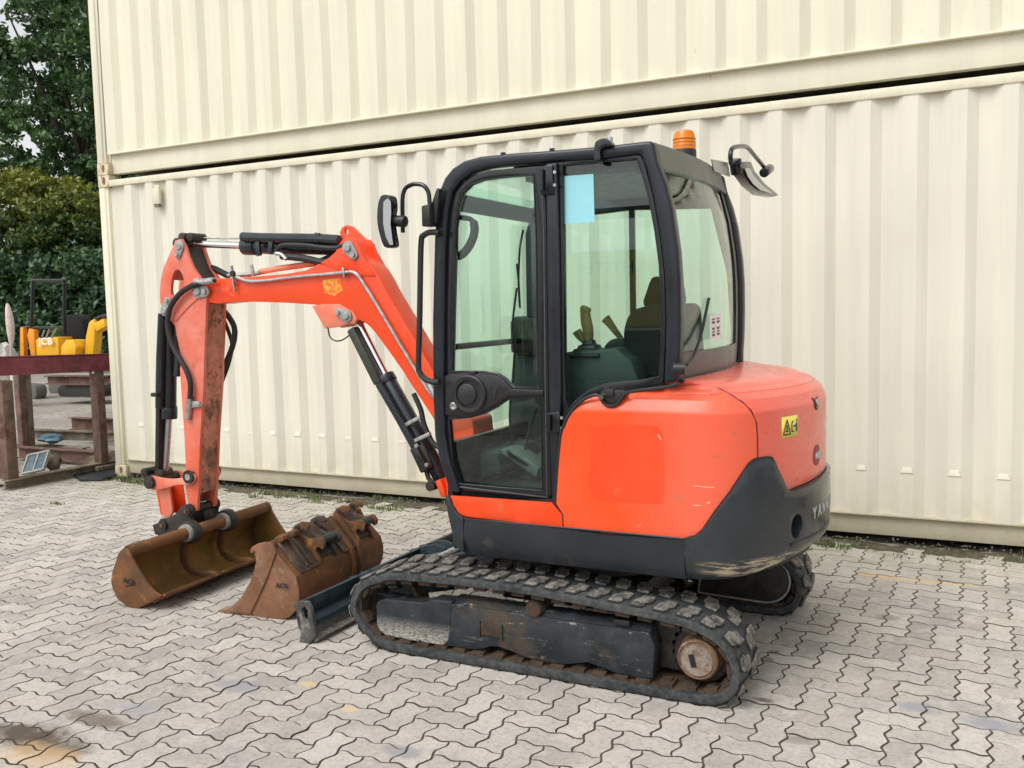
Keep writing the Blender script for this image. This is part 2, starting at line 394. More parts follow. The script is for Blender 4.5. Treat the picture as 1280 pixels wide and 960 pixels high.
    def obj(s, name, mat, parent=None, bev=0.0, seg=2, smooth=35, label=None, cat=None, group=None, kind=None, rot=None, piv=None, solid=None):
        vs = s.v
        if rot is not None:
            Rm = Matrix.Rotation(rot, 4, 'Z'); pv = Vector(piv); vs = [tuple(Rm @ (Vector(v) - pv) + pv) for v in vs]
        A = np.array(vs, dtype=float); c = (A.min(0) + A.max(0)) / 2
        if parent is None: c[2] = A[:, 2].min()
        me = bpy.data.meshes.new(name); me.from_pydata([tuple(v) for v in (A - c)], [], s.f)
        bm = bmesh.new(); bm.from_mesh(me); bmesh.ops.remove_doubles(bm, verts=bm.verts, dist=1e-5)
        bmesh.ops.recalc_face_normals(bm, faces=bm.faces)
        if bev > 0:
            es = [e for e in bm.edges if len(e.link_faces) == 2 and e.calc_face_angle(0) > R(28)]
            try: bmesh.ops.bevel(bm, geom=es, offset=bev, segments=seg, affect='EDGES', profile=.5, clamp_overlap=True)
            except Exception: pass
        bm.to_mesh(me); bm.free()
        if mat: me.materials.append(mat)
        if smooth:
            me.shade_smooth(); me.set_sharp_from_angle(angle=R(smooth))
        o = link(name, me, parent, c, label, cat, group, kind)
        if solid:
            md = o.modifiers.new('thickness', 'SOLIDIFY'); md.thickness = solid; md.offset = -1
        return o

def clean(L):
    L = [tuple(p) for p in L]; out = []
    for p in L:
        if not out or math.hypot(p[0] - out[-1][0], p[1] - out[-1][1]) > 5e-4: out.append(p)
    if math.hypot(out[0][0] - out[-1][0], out[0][1] - out[-1][1]) < 5e-4: out.pop()
    return out
def cen(V, t): return (sum(V[i][0] for i in t) / len(t), sum(V[i][1] for i in t) / len(t))
def inside(p, L):
    x, y = p; c = False
    for i in range(len(L)):
        (x1, y1), (x2, y2) = L[i], L[i - 1]
        if (y1 > y) != (y2 > y) and x < (x2 - x1) * (y - y1) / (y2 - y1) + x1: c = not c
    return c
def catmull(pts, k, closed=False):
    out = []; n = len(pts)
    for i in range(n if closed else n - 1):
        g = (lambda j: pts[j % n]) if closed else (lambda j: pts[max(0, min(n - 1, j))])
        p0, p1, p2, p3 = g(i - 1), g(i), g(i + 1), g(i + 2)
        for j in range(k):
            t = j / k
            out.append(tuple(.5 * ((2 * b) + (-a + c) * t + (2 * a - 5 * b + 4 * c - d) * t * t + (-a + 3 * b - 3 * c + d) * t ** 3) for a, b, c, d in zip(p0, p1, p2, p3)))
    if not closed: out.append(tuple(pts[-1]))
    return [Vector(p) for p in out]
def sm(L, k=5, closed=True): return [tuple(p) for p in catmull([tuple(q) for q in L], k, closed)]
def y3(L, y): return [(p[0], y, p[1]) for p in L]
#SECTIONS

# ------------------------------------------------------------------ ground, joints, pavers
ground = MB().add([(-900, -900, -.022), (900, -900, -.022), (900, 900, -.022), (-900, 900, -.022)], [(0, 1, 2, 3)]).obj('ground', GRAVEL, kind='structure', smooth=0)
PX0, PX1, PY0, PY1 = -4.5, 13.5, -9.5, -.17
pavement = MB().add([(PX0, PY0, -.0038), (PX1, PY0, -.0038), (PX1, PY1, -.0038), (PX0, PY1, -.0038)], [(0, 1, 2, 3)]).obj('pavement', JOINT, kind='structure', smooth=0)
nx, ny = 90, 8
sv = []; sf = []
for j in range(ny + 1):
    for i in range(nx + 1):
        x = -1.5 + i * 12.8 / nx; y = -.20 + j * .5 / ny
        sv.append((x, y, -.012 + (.014 + .014 * noise.noise(Vector((x * 3, y * 6, 0)))) * (min(1, j / 2.) if y < -.02 else -.6) + .008 * noise.noise(Vector((x * 14, y * 14, 3)))))
for j in range(ny):
    for i in range(nx): a = j * (nx + 1) + i; sf.append((a, a + 1, a + nx + 2, a + nx + 1))
MB().add(sv, sf).obj('soil_strip', SOIL, kind='structure')

U = .1122
def edgepts(a=.0095):
    return [(.0, .0), (.17 * U, a * .85), (.30 * U, a), (.5 * U, 0.0), (.70 * U, -a), (.83 * U, -a * .85)]
def outline():
    ex = edgepts(); P = []
    H = lambda x, y: [(x + p, y + q) for p, q in ex]
    V = lambda x, y: [(x - q, y + p) for p, q in ex]
    Hr = lambda x, y: H(x - U, y)[1:][::-1]      # reversed edge, from (x,y) to (x-U,y)
    Vr = lambda x, y: V(x, y - U)[1:][::-1]
    P += H(0, 0) + H(U, 0) + V(2 * U, 0)
    P += [(2 * U, U)] + Hr(2 * U, U) + [(U, U)] + Hr(U, U) + [(0, U)] + Vr(0, U)
    return P
OUT = outline(); nO = len(OUT)
def inset(P, d):
    out = []
    for i in range(len(P)):
        p0, p1, p2 = Vector(P[i - 1]), Vector(P[i]), Vector(P[(i + 1) % len(P)])
        n1 = (p1 - p0).normalized(); n2 = (p2 - p1).normalized(); nn = Vector((-(n1.y + n2.y), n1.x + n2.x)).normalized()
        out.append(tuple(p1 + nn * d))
    return out
def paver_geo(seed):
    r = random.Random(seed)
    jt = .0034 + r.random() * .0014
    A = inset(OUT, jt); B_ = inset(OUT, jt + .0016)
    vs = [(x - U, y - U / 2, -.016) for x, y in A] + [(x - U, y - U / 2, -.0012) for x, y in A] + [(x - U, y - U / 2, 0) for x, y in B_]
    fs = [tuple(range(2 * nO, 3 * nO))]
    for L in (0, nO):
        for i in range(nO): j = (i + 1) % nO; fs.append((L + i, L + j, L + nO + j, L + nO + i))
    return vs, fs
paver_meshes = []
for k in range(12):
    vs, fs = paver_geo(k); me = bpy.data.meshes.new('paver'); me.from_pydata(vs, [], fs)
    at = me.attributes.new('tone', 'FLOAT', 'POINT'); at.data.foreach_set('value', [random.Random(k + 50).random()] * len(vs))
    me.materials.append(PAVER); me.materials.append(JOINT)
    me.polygons.foreach_set('material_index', [0] + [1] * nO + [0] * nO); me.shade_smooth(); me.set_sharp_from_angle(angle=R(30)); paver_meshes.append(me)
cells = []
ci = cam.matrix_world.inverted()
for i in range(int(PX0 / U), int(PX1 / U)):
    for j in range(int(PY0 / U), int(PY1 / U)):
        k = (i + j) % 4
        if k == 0: cx, cy, rot = (i + 1) * U, (j + .5) * U, 0
        elif k == 2: cx, cy, rot = (i + .5) * U, (j + 1) * U, 1
        else: continue
        if cy > PY1 - .05: continue
        c = ci @ Vector((cx, cy, 0)); vis = c.z < -.3 and abs(c.x / -c.z) < .575 and abs(c.y / -c.z) < .44
        hid = 4.0 < cx < 5.9 and -2.7 < cy < -1.3
        cells.append((0 if (vis and not hid) else 1, -c.z if c.z < 0 else 99, cx, cy, rot))
cells.sort()
pr_ = random.Random(3)
AV = []; AF = []; AT = []
base_vs = [np.array(paver_geo(k)[0]) for k in range(12)]; base_fs = paver_geo(0)[1]
for n_, (h, d, cx, cy, rot) in enumerate(cells):
    k = pr_.randrange(12); sink = pr_.gauss(0, .0007) + .0004; tx, ty = pr_.gauss(0, .007), pr_.gauss(0, .007); yw = pr_.gauss(0, .006)
    flip = pr_.random() < .5
    if n_ < 300:
        o = bpy.data.objects.new('paver', paver_meshes[k]); COL.objects.link(o); o.parent = pavement
        o.location = Vector((cx, cy, sink)) - WORLDLOC[pavement.name]; o.rotation_euler = (tx, ty, rot * R(90) + yw + (R(180) if flip else 0))
    else:
        a = rot * R(90) + yw + (R(180) if flip else 0); ca, sa = math.cos(a), math.sin(a); b = base_vs[k]
        V = np.empty_like(b); V[:, 0] = b[:, 0] * ca - b[:, 1] * sa + cx; V[:, 1] = b[:, 0] * sa + b[:, 1] * ca + cy
        V[:, 2] = b[:, 2] + sink + (V[:, 0] - cx) * tx + (V[:, 1] - cy) * ty
        AV.append(V); AT.append(np.full(len(b), pr_.random()))
def fast_mesh(name, V, faces_len, loops, tone=None, mat=None):
    me = bpy.data.meshes.new(name); me.vertices.add(len(V)); me.vertices.foreach_set('co', np.asarray(V, dtype=np.float32).ravel())
    me.loops.add(len(loops)); me.loops.foreach_set('vertex_index', np.asarray(loops, dtype=np.int32))
    fl = np.asarray(faces_len, dtype=np.int32); me.polygons.add(len(fl)); st = np.concatenate(([0], np.cumsum(fl)[:-1])).astype(np.int32)
    me.polygons.foreach_set('loop_start', st); me.update(calc_edges=True); me.validate()
    if tone is not None:
        at = me.attributes.new('tone', 'FLOAT', 'POINT'); at.data.foreach_set('value', np.asarray(tone, dtype=np.float32))
    if mat: me.materials.append(mat)
    return me
nb = len(base_vs[0]); lf = np.array([len(f) for f in base_fs]); lo = np.concatenate([np.array(f) for f in base_fs])
AV = np.concatenate(AV); m_ = len(AV) // nb
loops = (lo[None, :] + (np.arange(m_) * nb)[:, None]).ravel()
me = fast_mesh('paver_field', AV - np.array(WORLDLOC[pavement.name]), np.tile(lf, m_), loops, np.concatenate(AT), PAVER)
me.materials.append(JOINT); me.polygons.foreach_set('material_index', ([0] + [1] * nO + [0] * nO) * m_)
me.shade_smooth(); me.set_sharp_from_angle(angle=R(30))
o = bpy.data.objects.new('paver_field', me); COL.objects.link(o); o.parent = pavement; o['kind'] = 'stuff'

# ------------------------------------------------------------------ containers
PIT = .278
def corrugate(x0, x1, z0, z1, yo, yi, phase, wob=0.0):
    prof = [(x0, yo)]; n = math.floor((x0 - phase) / PIT) - 1
    while True:
        c = phase + n * PIT; n += 1
        if c > x1 + PIT: break
        for dx, yy in ((-.105, yi), (-.040, yo), (.040, yo), (.105, yi)):
            x = c + dx
            if x0 + .02 < x < x1 - .02: prof.append((x, yy))
    prof.append((x1, prof[-1][1])); prof[0] = (x0, prof[1][1])
    nz = 14; vs = []; fs = []
    for k in range(nz + 1):
        z = z0 + (z1 - z0) * k / nz
        for x, y in prof:
            wv = wob * noise.noise(Vector((x * 1.7, z * 1.3, phase * 9))) * math.sin(math.pi * k / nz)
            vs.append((x, y + wv, z))
    m = len(prof)
    for k in range(nz):
        for i in range(m - 1): a = k * m + i; fs.append((a, a + 1, a + m + 1, a + m))
    return vs, fs
def oval(cx, cz, rx, rz, n=20): return [(cx + rx * math.cos(2 * math.pi * i / n), cz + rz * math.sin(2 * math.pi * i / n)) for i in range(n)]
def container(z0, label, phase, mat, x0=-.95, L=12.19, zrb=.04, zr=.178, ztr0=2.872, ztr=2.932, ztop=2.985, railmat=None, railbot=.04, rec_=.028):
    t = empty('shipping_container', (x0 + L / 2, 1.22, z0), label, 'shipping container')
    x1 = x0 + L
    vs, fs = corrugate(x0 + .14, x1 - .14, z0 + zr, z0 + ztr0 + .004, 0, .038, phase, .012)
    MB().add(vs, fs).obj('side_panel', mat, t, solid=.003, smooth=0)
    vs, fs = corrugate(x0 + .14, x1 - .14, z0 + zr, z0 + ztr0, 2.44, 2.402, phase)
    MB().add(vs, fs).obj('back_panel', mat, t, solid=.003, smooth=0)
    b = MB(); b.bb(x0 + .14, x1 - .14, rec_, .09, z0 + railbot, z0 + zr - .004); b.bb(x0 + .14, x1 - .14, .0905, .12, z0 + railbot, z0 + railbot + .012)
    b.bb(x0 + .139, x1 - .139, -.003, rec_ + .01, z0 + zr - .007, z0 + zr + .005)
    b.obj('bottom_rail', railmat or mat, t, .002)
    b = MB(); b.bb(x0 + .14, x1 - .14, -.010, .050, z0 + ztr0, z0 + ztr); b.obj('top_rail', CONT_R, t, .004)
    for sx, xx in ((1, x0), (-1, x1)):
        for yy, sy in ((0, 1), (2.44, -1)):
            b = MB(); P = [(xx, yy - sy * .006), (xx + sx * .075, yy - sy * .006), (xx + sx * .085, yy + sy * .006), (xx + sx * .11, yy + sy * .006), (xx + sx * .118, yy + sy * .035), (xx + sx * .142, yy + sy * .035), (xx + sx * .142, yy + sy * .05), (xx, yy + sy * .10)]
            if sx * sy < 0: P = P[::-1]
            b.plate(P, z0 + .118, z0 + ztop - .118, ax='z'); b.obj('corner_post', CONT_R, t, .003)
            for za in (z0 + .0, z0 + ztop - .117):
                b = MB(); c0 = xx + sx * .0745
                b.plate([(c0 - .078, za), (c0 + .078, za), (c0 + .078, za + .116), (c0 - .078, za + .116)], yy - sy * .012, yy + sy * .02, [oval(c0 + sx * .004, za + .058, .02, .040)])
                b.bb(c0 - .074, c0 + .074, yy + sy * .0205, yy + sy * .12, za + .003, za + .113)
                b.obj('corner_casting', CASTM, t, .005)
    b = MB()
    for i in range(40): xx = x0 + .15 + i * .3; b.bb(xx, xx + .26, .06, 2.38, z0 + ztr - .02, z0 + ztr)
    b.bb(x0 + .15, x1 - .15, .06, 2.38, z0 + ztr - .035, z0 + ztr - .021); b.obj('roof_panel', mat, t)
    b = MB(); b.bb(x0 + .15, x1 - .15, .101, 2.33, z0 + railbot + .03, z0 + zr); b.obj('underfloor', BEAMG, t)
    for xx in (x0 + .02, x1 - .05):
        b = MB()
        for i in range(8): b.bb(xx, xx + .035, .16 + i * .27, .16 + i * .27 + .15, z0 + .12, z0 + ztr0)
        b.bb(xx + .012, xx + .02, .1, 2.34, z0 + .12, z0 + ztr0 + .001); b.obj('end_wall', mat, t)
    return t
lower = container(0.0, 'cream corrugated container standing on the ground, right behind the excavator', 0.0, CONT_L, railmat=CONT_B)
upper = container(2.986, 'cream corrugated container stacked on top of the other one', .115, CONT_U, zr=.198, railbot=.010, rec_=.045)
for n in range(-2, 40):
    x = n * PIT
    if x > 11: break
    r_ = random.Random(n); wv = .012 * 0
    z = .512 - .0070 * x + r_.uniform(-.004, .004)
    wd = .030 + .008 * r_.random()
    vs = [(x - wd, -.008, z), (x + wd, -.008, z), (x + wd, .002, z - .006), (x - wd, .002, z - .006), (x - wd * .7, -.003, z + .035), (x + wd * .7, -.003, z + .035), (x - wd, .004, z + .05), (x + wd, .004, z + .05)]
    MB().add(vs, [(0, 1, 5, 4), (0, 3, 2, 1), (4, 5, 7, 6), (0, 4, 6, 3), (1, 2, 7, 5)]).obj('panel_ridge', CONT_L, lower)
b = MB(); b.bb(-.20, -.115, -.032, .0, 2.655, 2.80); b.plate([(-.19, 2.80), (-.125, 2.80), (-.125, 2.835), (-.19, 2.835)], -.015, 0)
b.obj('vent_cover', CONT_R, lower, .004); b = MB(); b.bb(-.19, -.125, -.028, .0, 2.628, 2.654); b.obj('vent_slot', BEAMG, lower)

# grass and weeds along the foot of the containers
def grass_mesh(spots, name):
    V = []; F = []; T = []; g = random.Random(11)
    for (x, y, rad, nn, hh) in spots:
        for _ in range(nn):
            a = g.uniform(0, 6.28); d = rad * math.sqrt(g.random()); px, py = x + d * math.cos(a), y + d * math.sin(a) * .5
            h = hh * g.uniform(.4, 1.1); w_ = g.uniform(.002, .005) * (1.8 if hh > .05 else 1.2); b0 = g.uniform(0, 6.28); ln = g.uniform(.2, .9) * h
            cx, sx_ = math.cos(b0), math.sin(b0); n0 = len(V)
            V += [(px - sx_ * w_, py + cx * w_, -.01), (px + sx_ * w_, py - cx * w_, -.01), (px + cx * ln * .4 - sx_ * w_ * .9, py + sx_ * ln * .4 + cx * w_ * .9, h * .6), (px + cx * ln * .4 + sx_ * w_ * .9, py + sx_ * ln * .4 - cx * w_ * .9, h * .6), (px + cx * ln, py + sx_ * ln, h)]
            F += [(n0, n0 + 1, n0 + 3, n0 + 2), (n0 + 2, n0 + 3, n0 + 4)]; T += [g.random()] * 5
    me = bpy.data.meshes.new(name); me.from_pydata(V, [], F); at = me.attributes.new('tone', 'FLOAT', 'POINT'); at.data.foreach_set('value', T); me.materials.append(GRASSM)
    return me
gs = []; g = random.Random(5)
for x, y in [*[(1.174,-0.349),(1.158,-0.209),(1.392,-0.269),(1.541,-0.215),(1.824,-0.320)], *[(2.039,-0.241),(2.290,-0.281),(2.456,-0.348),(2.565,-0.370),(2.628,-0.315)], *[(5.982,-0.250),(6.020,-0.277)], *[(-0.686,-0.138),(-0.465,-0.233),(-0.282,-0.253),(-0.446,-0.184),(-0.726,-0.151)]]:
    gs.append((x, min(y, -.02), .08, 26, .05))
for _ in range(120):
    x = g.uniform(-1.2, 8.5); gs.append((x, g.uniform(-.28, .1), (.06), 7, g.choice((.012, .018, .03))))
for x, y in [(-0.325,-1.180),(-0.247,-1.186)]: gs.append((x, y, .05, 20, .03))
for _ in range(90): gs.append((g.uniform(3, 8), g.uniform(-.4, -.15), .04, 6, .015))
link('grass', grass_mesh(gs, 'grass'), label='sparse weeds and grass tufts along the foot of the lower container', cat='grass', kind='stuff')
# grit crumbs on the soil strip
V = []; F = []; g = random.Random(9)
for _ in range(1500):
    x = g.uniform(-1.2, 9); y = g.gauss(-.10, .08); s_ = g.uniform(.002, .008); n0 = len(V)
    if y < -.45: continue
    V += [(x - s_, y, 0.0), (x, y - s_, 0), (x + s_, y, 0), (x, y + s_, 0), (x, y, s_ * 1.3)]
    F += [(n0, n0 + 1, n0 + 4), (n0 + 1, n0 + 2, n0 + 4), (n0 + 2, n0 + 3, n0 + 4), (n0 + 3, n0, n0 + 4)]
zz = [(x, y, z + (.02 if y > -.18 else -.003)) for x, y, z in V]
MB().add(zz, F).obj('grit', plain('grit_stone', (.17, .155, .12), .9, 0, .4, .3, 30), label='loose grit and crumbs along the foot of the lower container', cat='grit', kind='stuff')

# ------------------------------------------------------------------ steel stand at the left, mats, box
def ibeam(b, p0, p1, w, h, up=(0, 0, 1), tf=.012, tw=.010):
    p0, p1 = Vector(p0), Vector(p1); u = Vector(up); off = u * (h / 2 - tf / 2)
    b.bar(p0 + off, p1 + off, w, tf, up); b.bar(p0 - off, p1 - off, w, tf, up); b.bar(p0, p1, tw, h - 2 * tf, up)
    return b
st = empty('steel_stand', (-1.6, 0, 0), 'maroon and rusty steel stand of welded beams beside the container end', 'steel stand')
ibeam(MB(), (-1.34, -.93, .05), (-1.31, .9, .05), .11, .10).obj('base_beam', BEAMG, st)
ibeam(MB(), (-1.55, -.86, .06), (-3.4, -.86, .06), .10, .10).obj('base_beam', MAROONB, st)
b = MB(); b.bb(-1.44, -1.315, -.91, -.80, .101, 1.03); b.obj('post', MAROONB, st, .004)
b = MB(); b.bb(-1.62, -1.56, -.93, -.80, .11, 1.10); b.obj('post', MAROON, st, .004)
b = MB(); b.bb(-1.39, -1.28, .10, .19, .101, 1.05); b.obj('post', MAROONB, st, .004)
q0, q1 = [(-3.308,0.085),(-3.221,0.089)]; b = MB(); b.bb(q0[0], q1[0], .6, .68, -.02, 1.02); b.obj('post', MAROONB, st, .004)
q0, q1 = [(-3.363,0.067),(-3.247,0.073)]; b = MB(); b.bb(q0[0], q1[0], .7, .78, -.02, 1.02); b.obj('post', BEAMG, st, .004)
ibeam(MB(), (-1.43, -.90, 1.165), (-1.30, .75, 1.115), .10, .16).obj('top_beam', MAROON, st)
b = MB(); b.bar((-1.44, -.90, 1.252), (-1.30, .75, 1.20), .13, .012); b.obj('top_plate', MAROON, st)
b = MB(); b.bar((-1.36, -.955, 1.16), (-1.22, .75, 1.11), .010, .16); b.obj('fascia_plate', MAROON, st)
ibeam(MB(), (-3.3, -.86, 1.085), (-1.45, -.86, 1.085), .12, .14).obj('top_beam', MAROON, st)
ibeam(MB(), (-3.0, .75, 1.04), (-1.06, .72, 1.04), .12, .12).obj('cross_beam', BEAMG, st)
for P_, hh, mt in (([(-3.083,0.450,0.071),(-1.560,0.450,0.085)], .13, MAROONB), ([(-3.959,1.100,0.173),(-2.273,1.100,0.193)], .11, BEAMG), ([(-3.749,0.900,0.059),(-2.515,0.900,0.059)], .05, BEAMG), ([(-3.644,1.600,0.244),(-2.846,1.600,0.252)], .16, MAROONB), ([(-2.907,0.750,0.885),(-1.848,0.750,0.899)], .10, MAROONB)):
    ibeam(MB(), P_[0], P_[1], .10, hh).obj('cross_beam', mt, st)
b = MB(); b.bb(-1.285, -1.270, .05, .065, 1.03, 1.05); b.obj('bolt', WHITE, st)
# window-like frame lying under the stand
bx_ = empty('framed_pane', (-1.55, -.15, 0), 'small pane with a pale frame leaning under the steel stand', 'pane')
rot = Matrix.Rotation(R(-35), 3, 'X') @ Matrix.Rotation(R(-14), 3, 'Y')
def fr(c, s_, nme, mt): 
    b = MB(); b.box(Vector(([(-1.756,-0.300,0.143)][0])) + rot @ Vector(c), s_, rot); b.obj(nme, mt, bx_)
fr((0, 0, 0), (.27, .012, .20), 'pane', plain('blue_grey_pane', (.10, .15, .17), .2))
for c, s_ in (((-.14, 0, 0), (.022, .03, .22)), ((.14, 0, 0), (.022, .03, .22)), ((0, 0, .105), (.28, .03, .02)), ((0, 0, -.105), (.28, .03, .02)), ((.01, 0, 0), (.02, .03, .20))): fr(c, s_, 'frame_bar', GREYPIN)
# crumpled blue sheet
def lump(name, c, s_, mat, seed, parent=None, n=14, **kw):
    vs = []; fs = []
    for j in range(n + 1):
        for i in range(n * 2):
            th = math.pi * j / n; ph = math.pi * i / n; d = Vector((math.sin(th) * math.cos(ph), math.sin(th) * math.sin(ph), math.cos(th)))
            k = 1 + .35 * noise.noise(d * 1.8 + Vector((seed, 0, 0))) + .12 * noise.noise(d * 5 + Vector((0, seed, 0)))
            v = Vector((d.x * s_[0], d.y * s_[1], d.z * s_[2])) * k + Vector(c); vs.append((v.x, v.y, max(v.z, .0)))
    m = n * 2
    for j in range(n):
        for i in range(m): fs.append((j * m + i, j * m + (i + 1) % m, (j + 1) * m + (i + 1) % m, (j + 1) * m + i))
    return MB().add(vs, fs).obj(name, mat, parent, **kw)
lump('tarpaulin', ([(-3.053,0.850,0.175)][0]), (.15, .12, .055), plain('blue_sheet', (.06, .13, .17), .5), 2.0, label='crumpled blue sheet lying on the beams under the steel stand', cat='tarpaulin')
lump('rubble_heap', ([(-1.576,0.400,0.074)][0]), (.12, .20, .08), BEAMG, 5.0, label='small heap of brown scrap beside the container end', cat='scrap')
lump('scrap_bundle', ([(-1.757,-0.100,0.111)][0]), (.07, .08, .09), BEAMG, 8.0, label='bundle of brown rags behind the framed pane', cat='scrap')
# black mats beside the container corner
matp = [(-1.567,-0.075),(-1.708,0.329),(-1.400,0.382),(-0.954,0.043),(-0.826,-0.275),(-1.047,-0.353)]
b = MB(); b.plate([(x, y) for x, y in matp], .004, .028, ax='z'); b.obj('rubber_mat', plain('black_mat', (.018, .022, .026), .45, 0, .4, .3, 12), bev=.004, label='black rubber mat on the paving beside the container corner', cat='mat')
matq = [(-1.424,0.065),(-1.632,0.582),(-1.214,0.238),(-1.210,-0.011)]
b = MB(); b.plate([(x, y) for x, y in matq], .03, .075, ax='z'); b.obj('steel_offcut', BEAMG, bev=.004, label='grey steel offcut on the black mat by the container corner', cat='steel offcut')

# ------------------------------------------------------------------ yellow mini digger far behind
YD = 6.4
dg = empty('mini_digger', (-9.6, YD, 0), 'yellow mini digger with an open roll bar parked in the gravel yard', 'mini digger')
b = MB(); b.plate([(-10.434,0.789),(-10.447,1.172),(-10.195,1.220),(-9.757,1.217),(-9.749,0.791)], YD - .3, YD + .1); b.obj('engine_cover', YEL, dg, .02)
b = MB(); b.plate([(-9.749,0.791),(-9.702,1.037),(-9.546,1.167),(-9.332,1.165),(-9.251,1.019),(-9.319,0.792)], YD - .28, YD + .05); b.obj('side_cover', YEL, dg, .03)
b = MB(); b.plate([(-10.484,0.789),(-9.319,0.792),(-9.341,0.548),(-10.509,0.538)], YD - .4, YD + .55); b.obj('base_frame', BLACK, dg, .02)
b = MB(); b.plate(sm([(-10.051,1.186),(-10.023,1.482),(-9.860,1.659),(-9.620,1.655),(-9.442,1.523),(-9.449,1.182)]), YD + .05, YD + .3); b.obj('seat', SEATM, dg, .04)
for px_ in (([(-10.598,1.406)][0], [(-10.452,2.380)][0]), ([(-9.608,1.265)][0], [(-9.508,2.348)][0])):
    MB().tube([(px_[0][0], YD - .25, px_[0][1]), (px_[1][0], YD - .25, px_[1][1])], .035, 8, 0).obj('roll_bar_post', BLACKG, dg)
q0, q1 = [(-10.452,2.380),(-9.508,2.348)]
MB().tube([(q0[0], YD - .25, q0[1]), (q1[0], YD - .25, q1[1])], .035, 8, 0).obj('roll_bar_top', BLACKG, dg)
q0, q1 = [(-10.924,1.427),(-9.595,1.411)]
MB().tube([(q0[0], YD - .25, q0[1]), (q1[0], YD - .25, q1[1])], .025, 8, 0).obj('guard_rail', BLACKG, dg)
for q in ([(-10.218,1.237),(-10.131,1.368)], [(-10.097,1.219),(-9.983,1.383)], [(-9.950,1.218),(-9.764,1.397)]): MB().tube(y3(q, YD - .3), .018, 6, 0).obj('control_lever', STEEL, dg)
b = MB(); b.plate([(-10.887,0.787),(-10.823,1.426),(-10.720,1.441),(-10.760,0.788)], YD - .35, YD - .25); b.obj('blade_arm', ORY, dg, .01)
b = MB(); b.plate([(-10.434,0.789),(-10.559,0.788),(-10.636,1.273),(-10.573,1.406),(-10.427,1.371)], YD - .33, YD - .22); b.obj('blade_arm', ORY, dg, .01)
b = MB(); b.plate([(-9.272,0.792),(-9.186,1.229),(-9.066,1.517),(-8.922,1.579),(-8.887,1.451),(-8.937,1.147),(-9.014,0.793)], YD - .1, YD + .1); b.obj('boom', YEL, dg, .03)
b = MB(); b.plate([(-8.930,1.483),(-8.646,1.575),(-8.592,1.415),(-8.876,1.307)], YD - .1, YD + .1); b.obj('arm', YEL, dg, .02)
MB().tube([(-9.316,6.400,0.825),(-9.215,6.400,1.165)], .07, 8, 0).obj('boom_cylinder', GREYF, dg)
MB().tube([(-8.994,6.400,1.548),(-8.781,6.400,1.609),(-8.597,6.400,1.621)], .05, 8, 0).obj('hose', BLACK, dg)
for yy in (YD - .45, YD + .6):
    b = MB(); P = [(-11.149,0.225),(-11.170,0.020),(-11.024,-0.062),(-10.317,-0.046),(-10.160,0.041),(-10.146,0.191),(-10.286,0.273),(-10.990,0.279)]
    b.plate(sm(P), yy - .12, yy + .12); b.obj('track', plain('dusty_track', (.12, .115, .10), .9), dg, .03)
def text(s_, size, mat, loc, rot, parent=None, name='lettering', depth=.001, sx=1.0, shear=0, bold=0.0, m4=None):
    cu = bpy.data.curves.new(name, 'FONT'); cu.body = s_; cu.size = size; cu.extrude = depth; cu.align_x = 'CENTER'; cu.align_y = 'CENTER'; cu.shear = shear; cu.offset = bold
    o = bpy.data.objects.new(name, cu); COL.objects.link(o); dg_ = bpy.context.evaluated_depsgraph_get(); me = bpy.data.meshes.new_from_object(o.evaluated_get(dg_)); bpy.data.objects.remove(o)
    A = m4 if m4 is not None else (Matrix.Translation(loc) @ rot.to_4x4())
    me.transform(A @ Matrix.Diagonal((sx, 1, 1, 1))); 
    wl = Vector((0, 0, 0))
    for v in me.vertices: wl += v.co
    wl /= max(1, len(me.vertices)); me.transform(Matrix.Translation(-wl)); me.materials.append(mat)
    return link(name, me, parent, wl)
FACE_Y = Matrix.Rotation(R(90), 3, 'X')
q = [(-10.060,1.087)][0]
text('JCB', .19, WHITE, (q[0] + .02, YD - .36, q[1] + .05), FACE_Y, dg, 'lettering', .006, 1.45, 0, .004)
# skip / trailer gear on the yard and a closed parasol
sk = empty('machine_track', (-7.8, 4.9, 0), 'dark machine undercarriage beyond the stand, right of the yellow digger', 'undercarriage')
b = MB(); b.plate(sm([(-8.770,0.285),(-8.780,0.176),(-8.650,0.117),(-8.115,0.128),(-7.723,0.137),(-7.705,0.348),(-8.538,0.350)]), 5.3, 5.9); b.obj('crawler', plain('dark_crawler', (.03, .03, .028), .8), sk, .03)
b = MB(); b.plate([(-8.572,0.473),(-7.693,0.484),(-7.705,0.348),(-8.585,0.334)], 5.25, 5.85); b.obj('frame', MAROONB, sk, .02)
ps = empty('closed_parasol', ([(-6.737,3.000,1.002)][0][0], 3.0, 0), 'pale closed parasol standing behind the left end of the steel stand', 'parasol')
q0, q1, q2, q3 = [(-6.781,3.000,1.855),(-6.751,3.000,1.592),(-6.746,3.000,1.279),(-6.795,3.000,1.002)]
MB().tube([q0, q1, q2, q3], lambda t: .012 + .05 * math.sin(min(1, t * 1.25) * math.pi) ** .8, 10, 5).obj('canopy', plain('pale_pink_canvas', (.62, .50, .44), .8), ps)
MB().tube([(q3[0], 3.0, 0), q3], .02, 8, 0).obj('pole', WHITE, ps)
for k, q in enumerate([(-7.556,3.400,1.332),(-7.538,3.400,1.121)]): pass
lump('fire_pallet_stack', ([(-9.169,4.500,1.008)][0][0], 4.5, .55), (.25, .3, .55), plain('pale_board', (.45, .42, .38), .8), 3.3, label='pale grey stack at the left edge behind the stand', cat='stack')

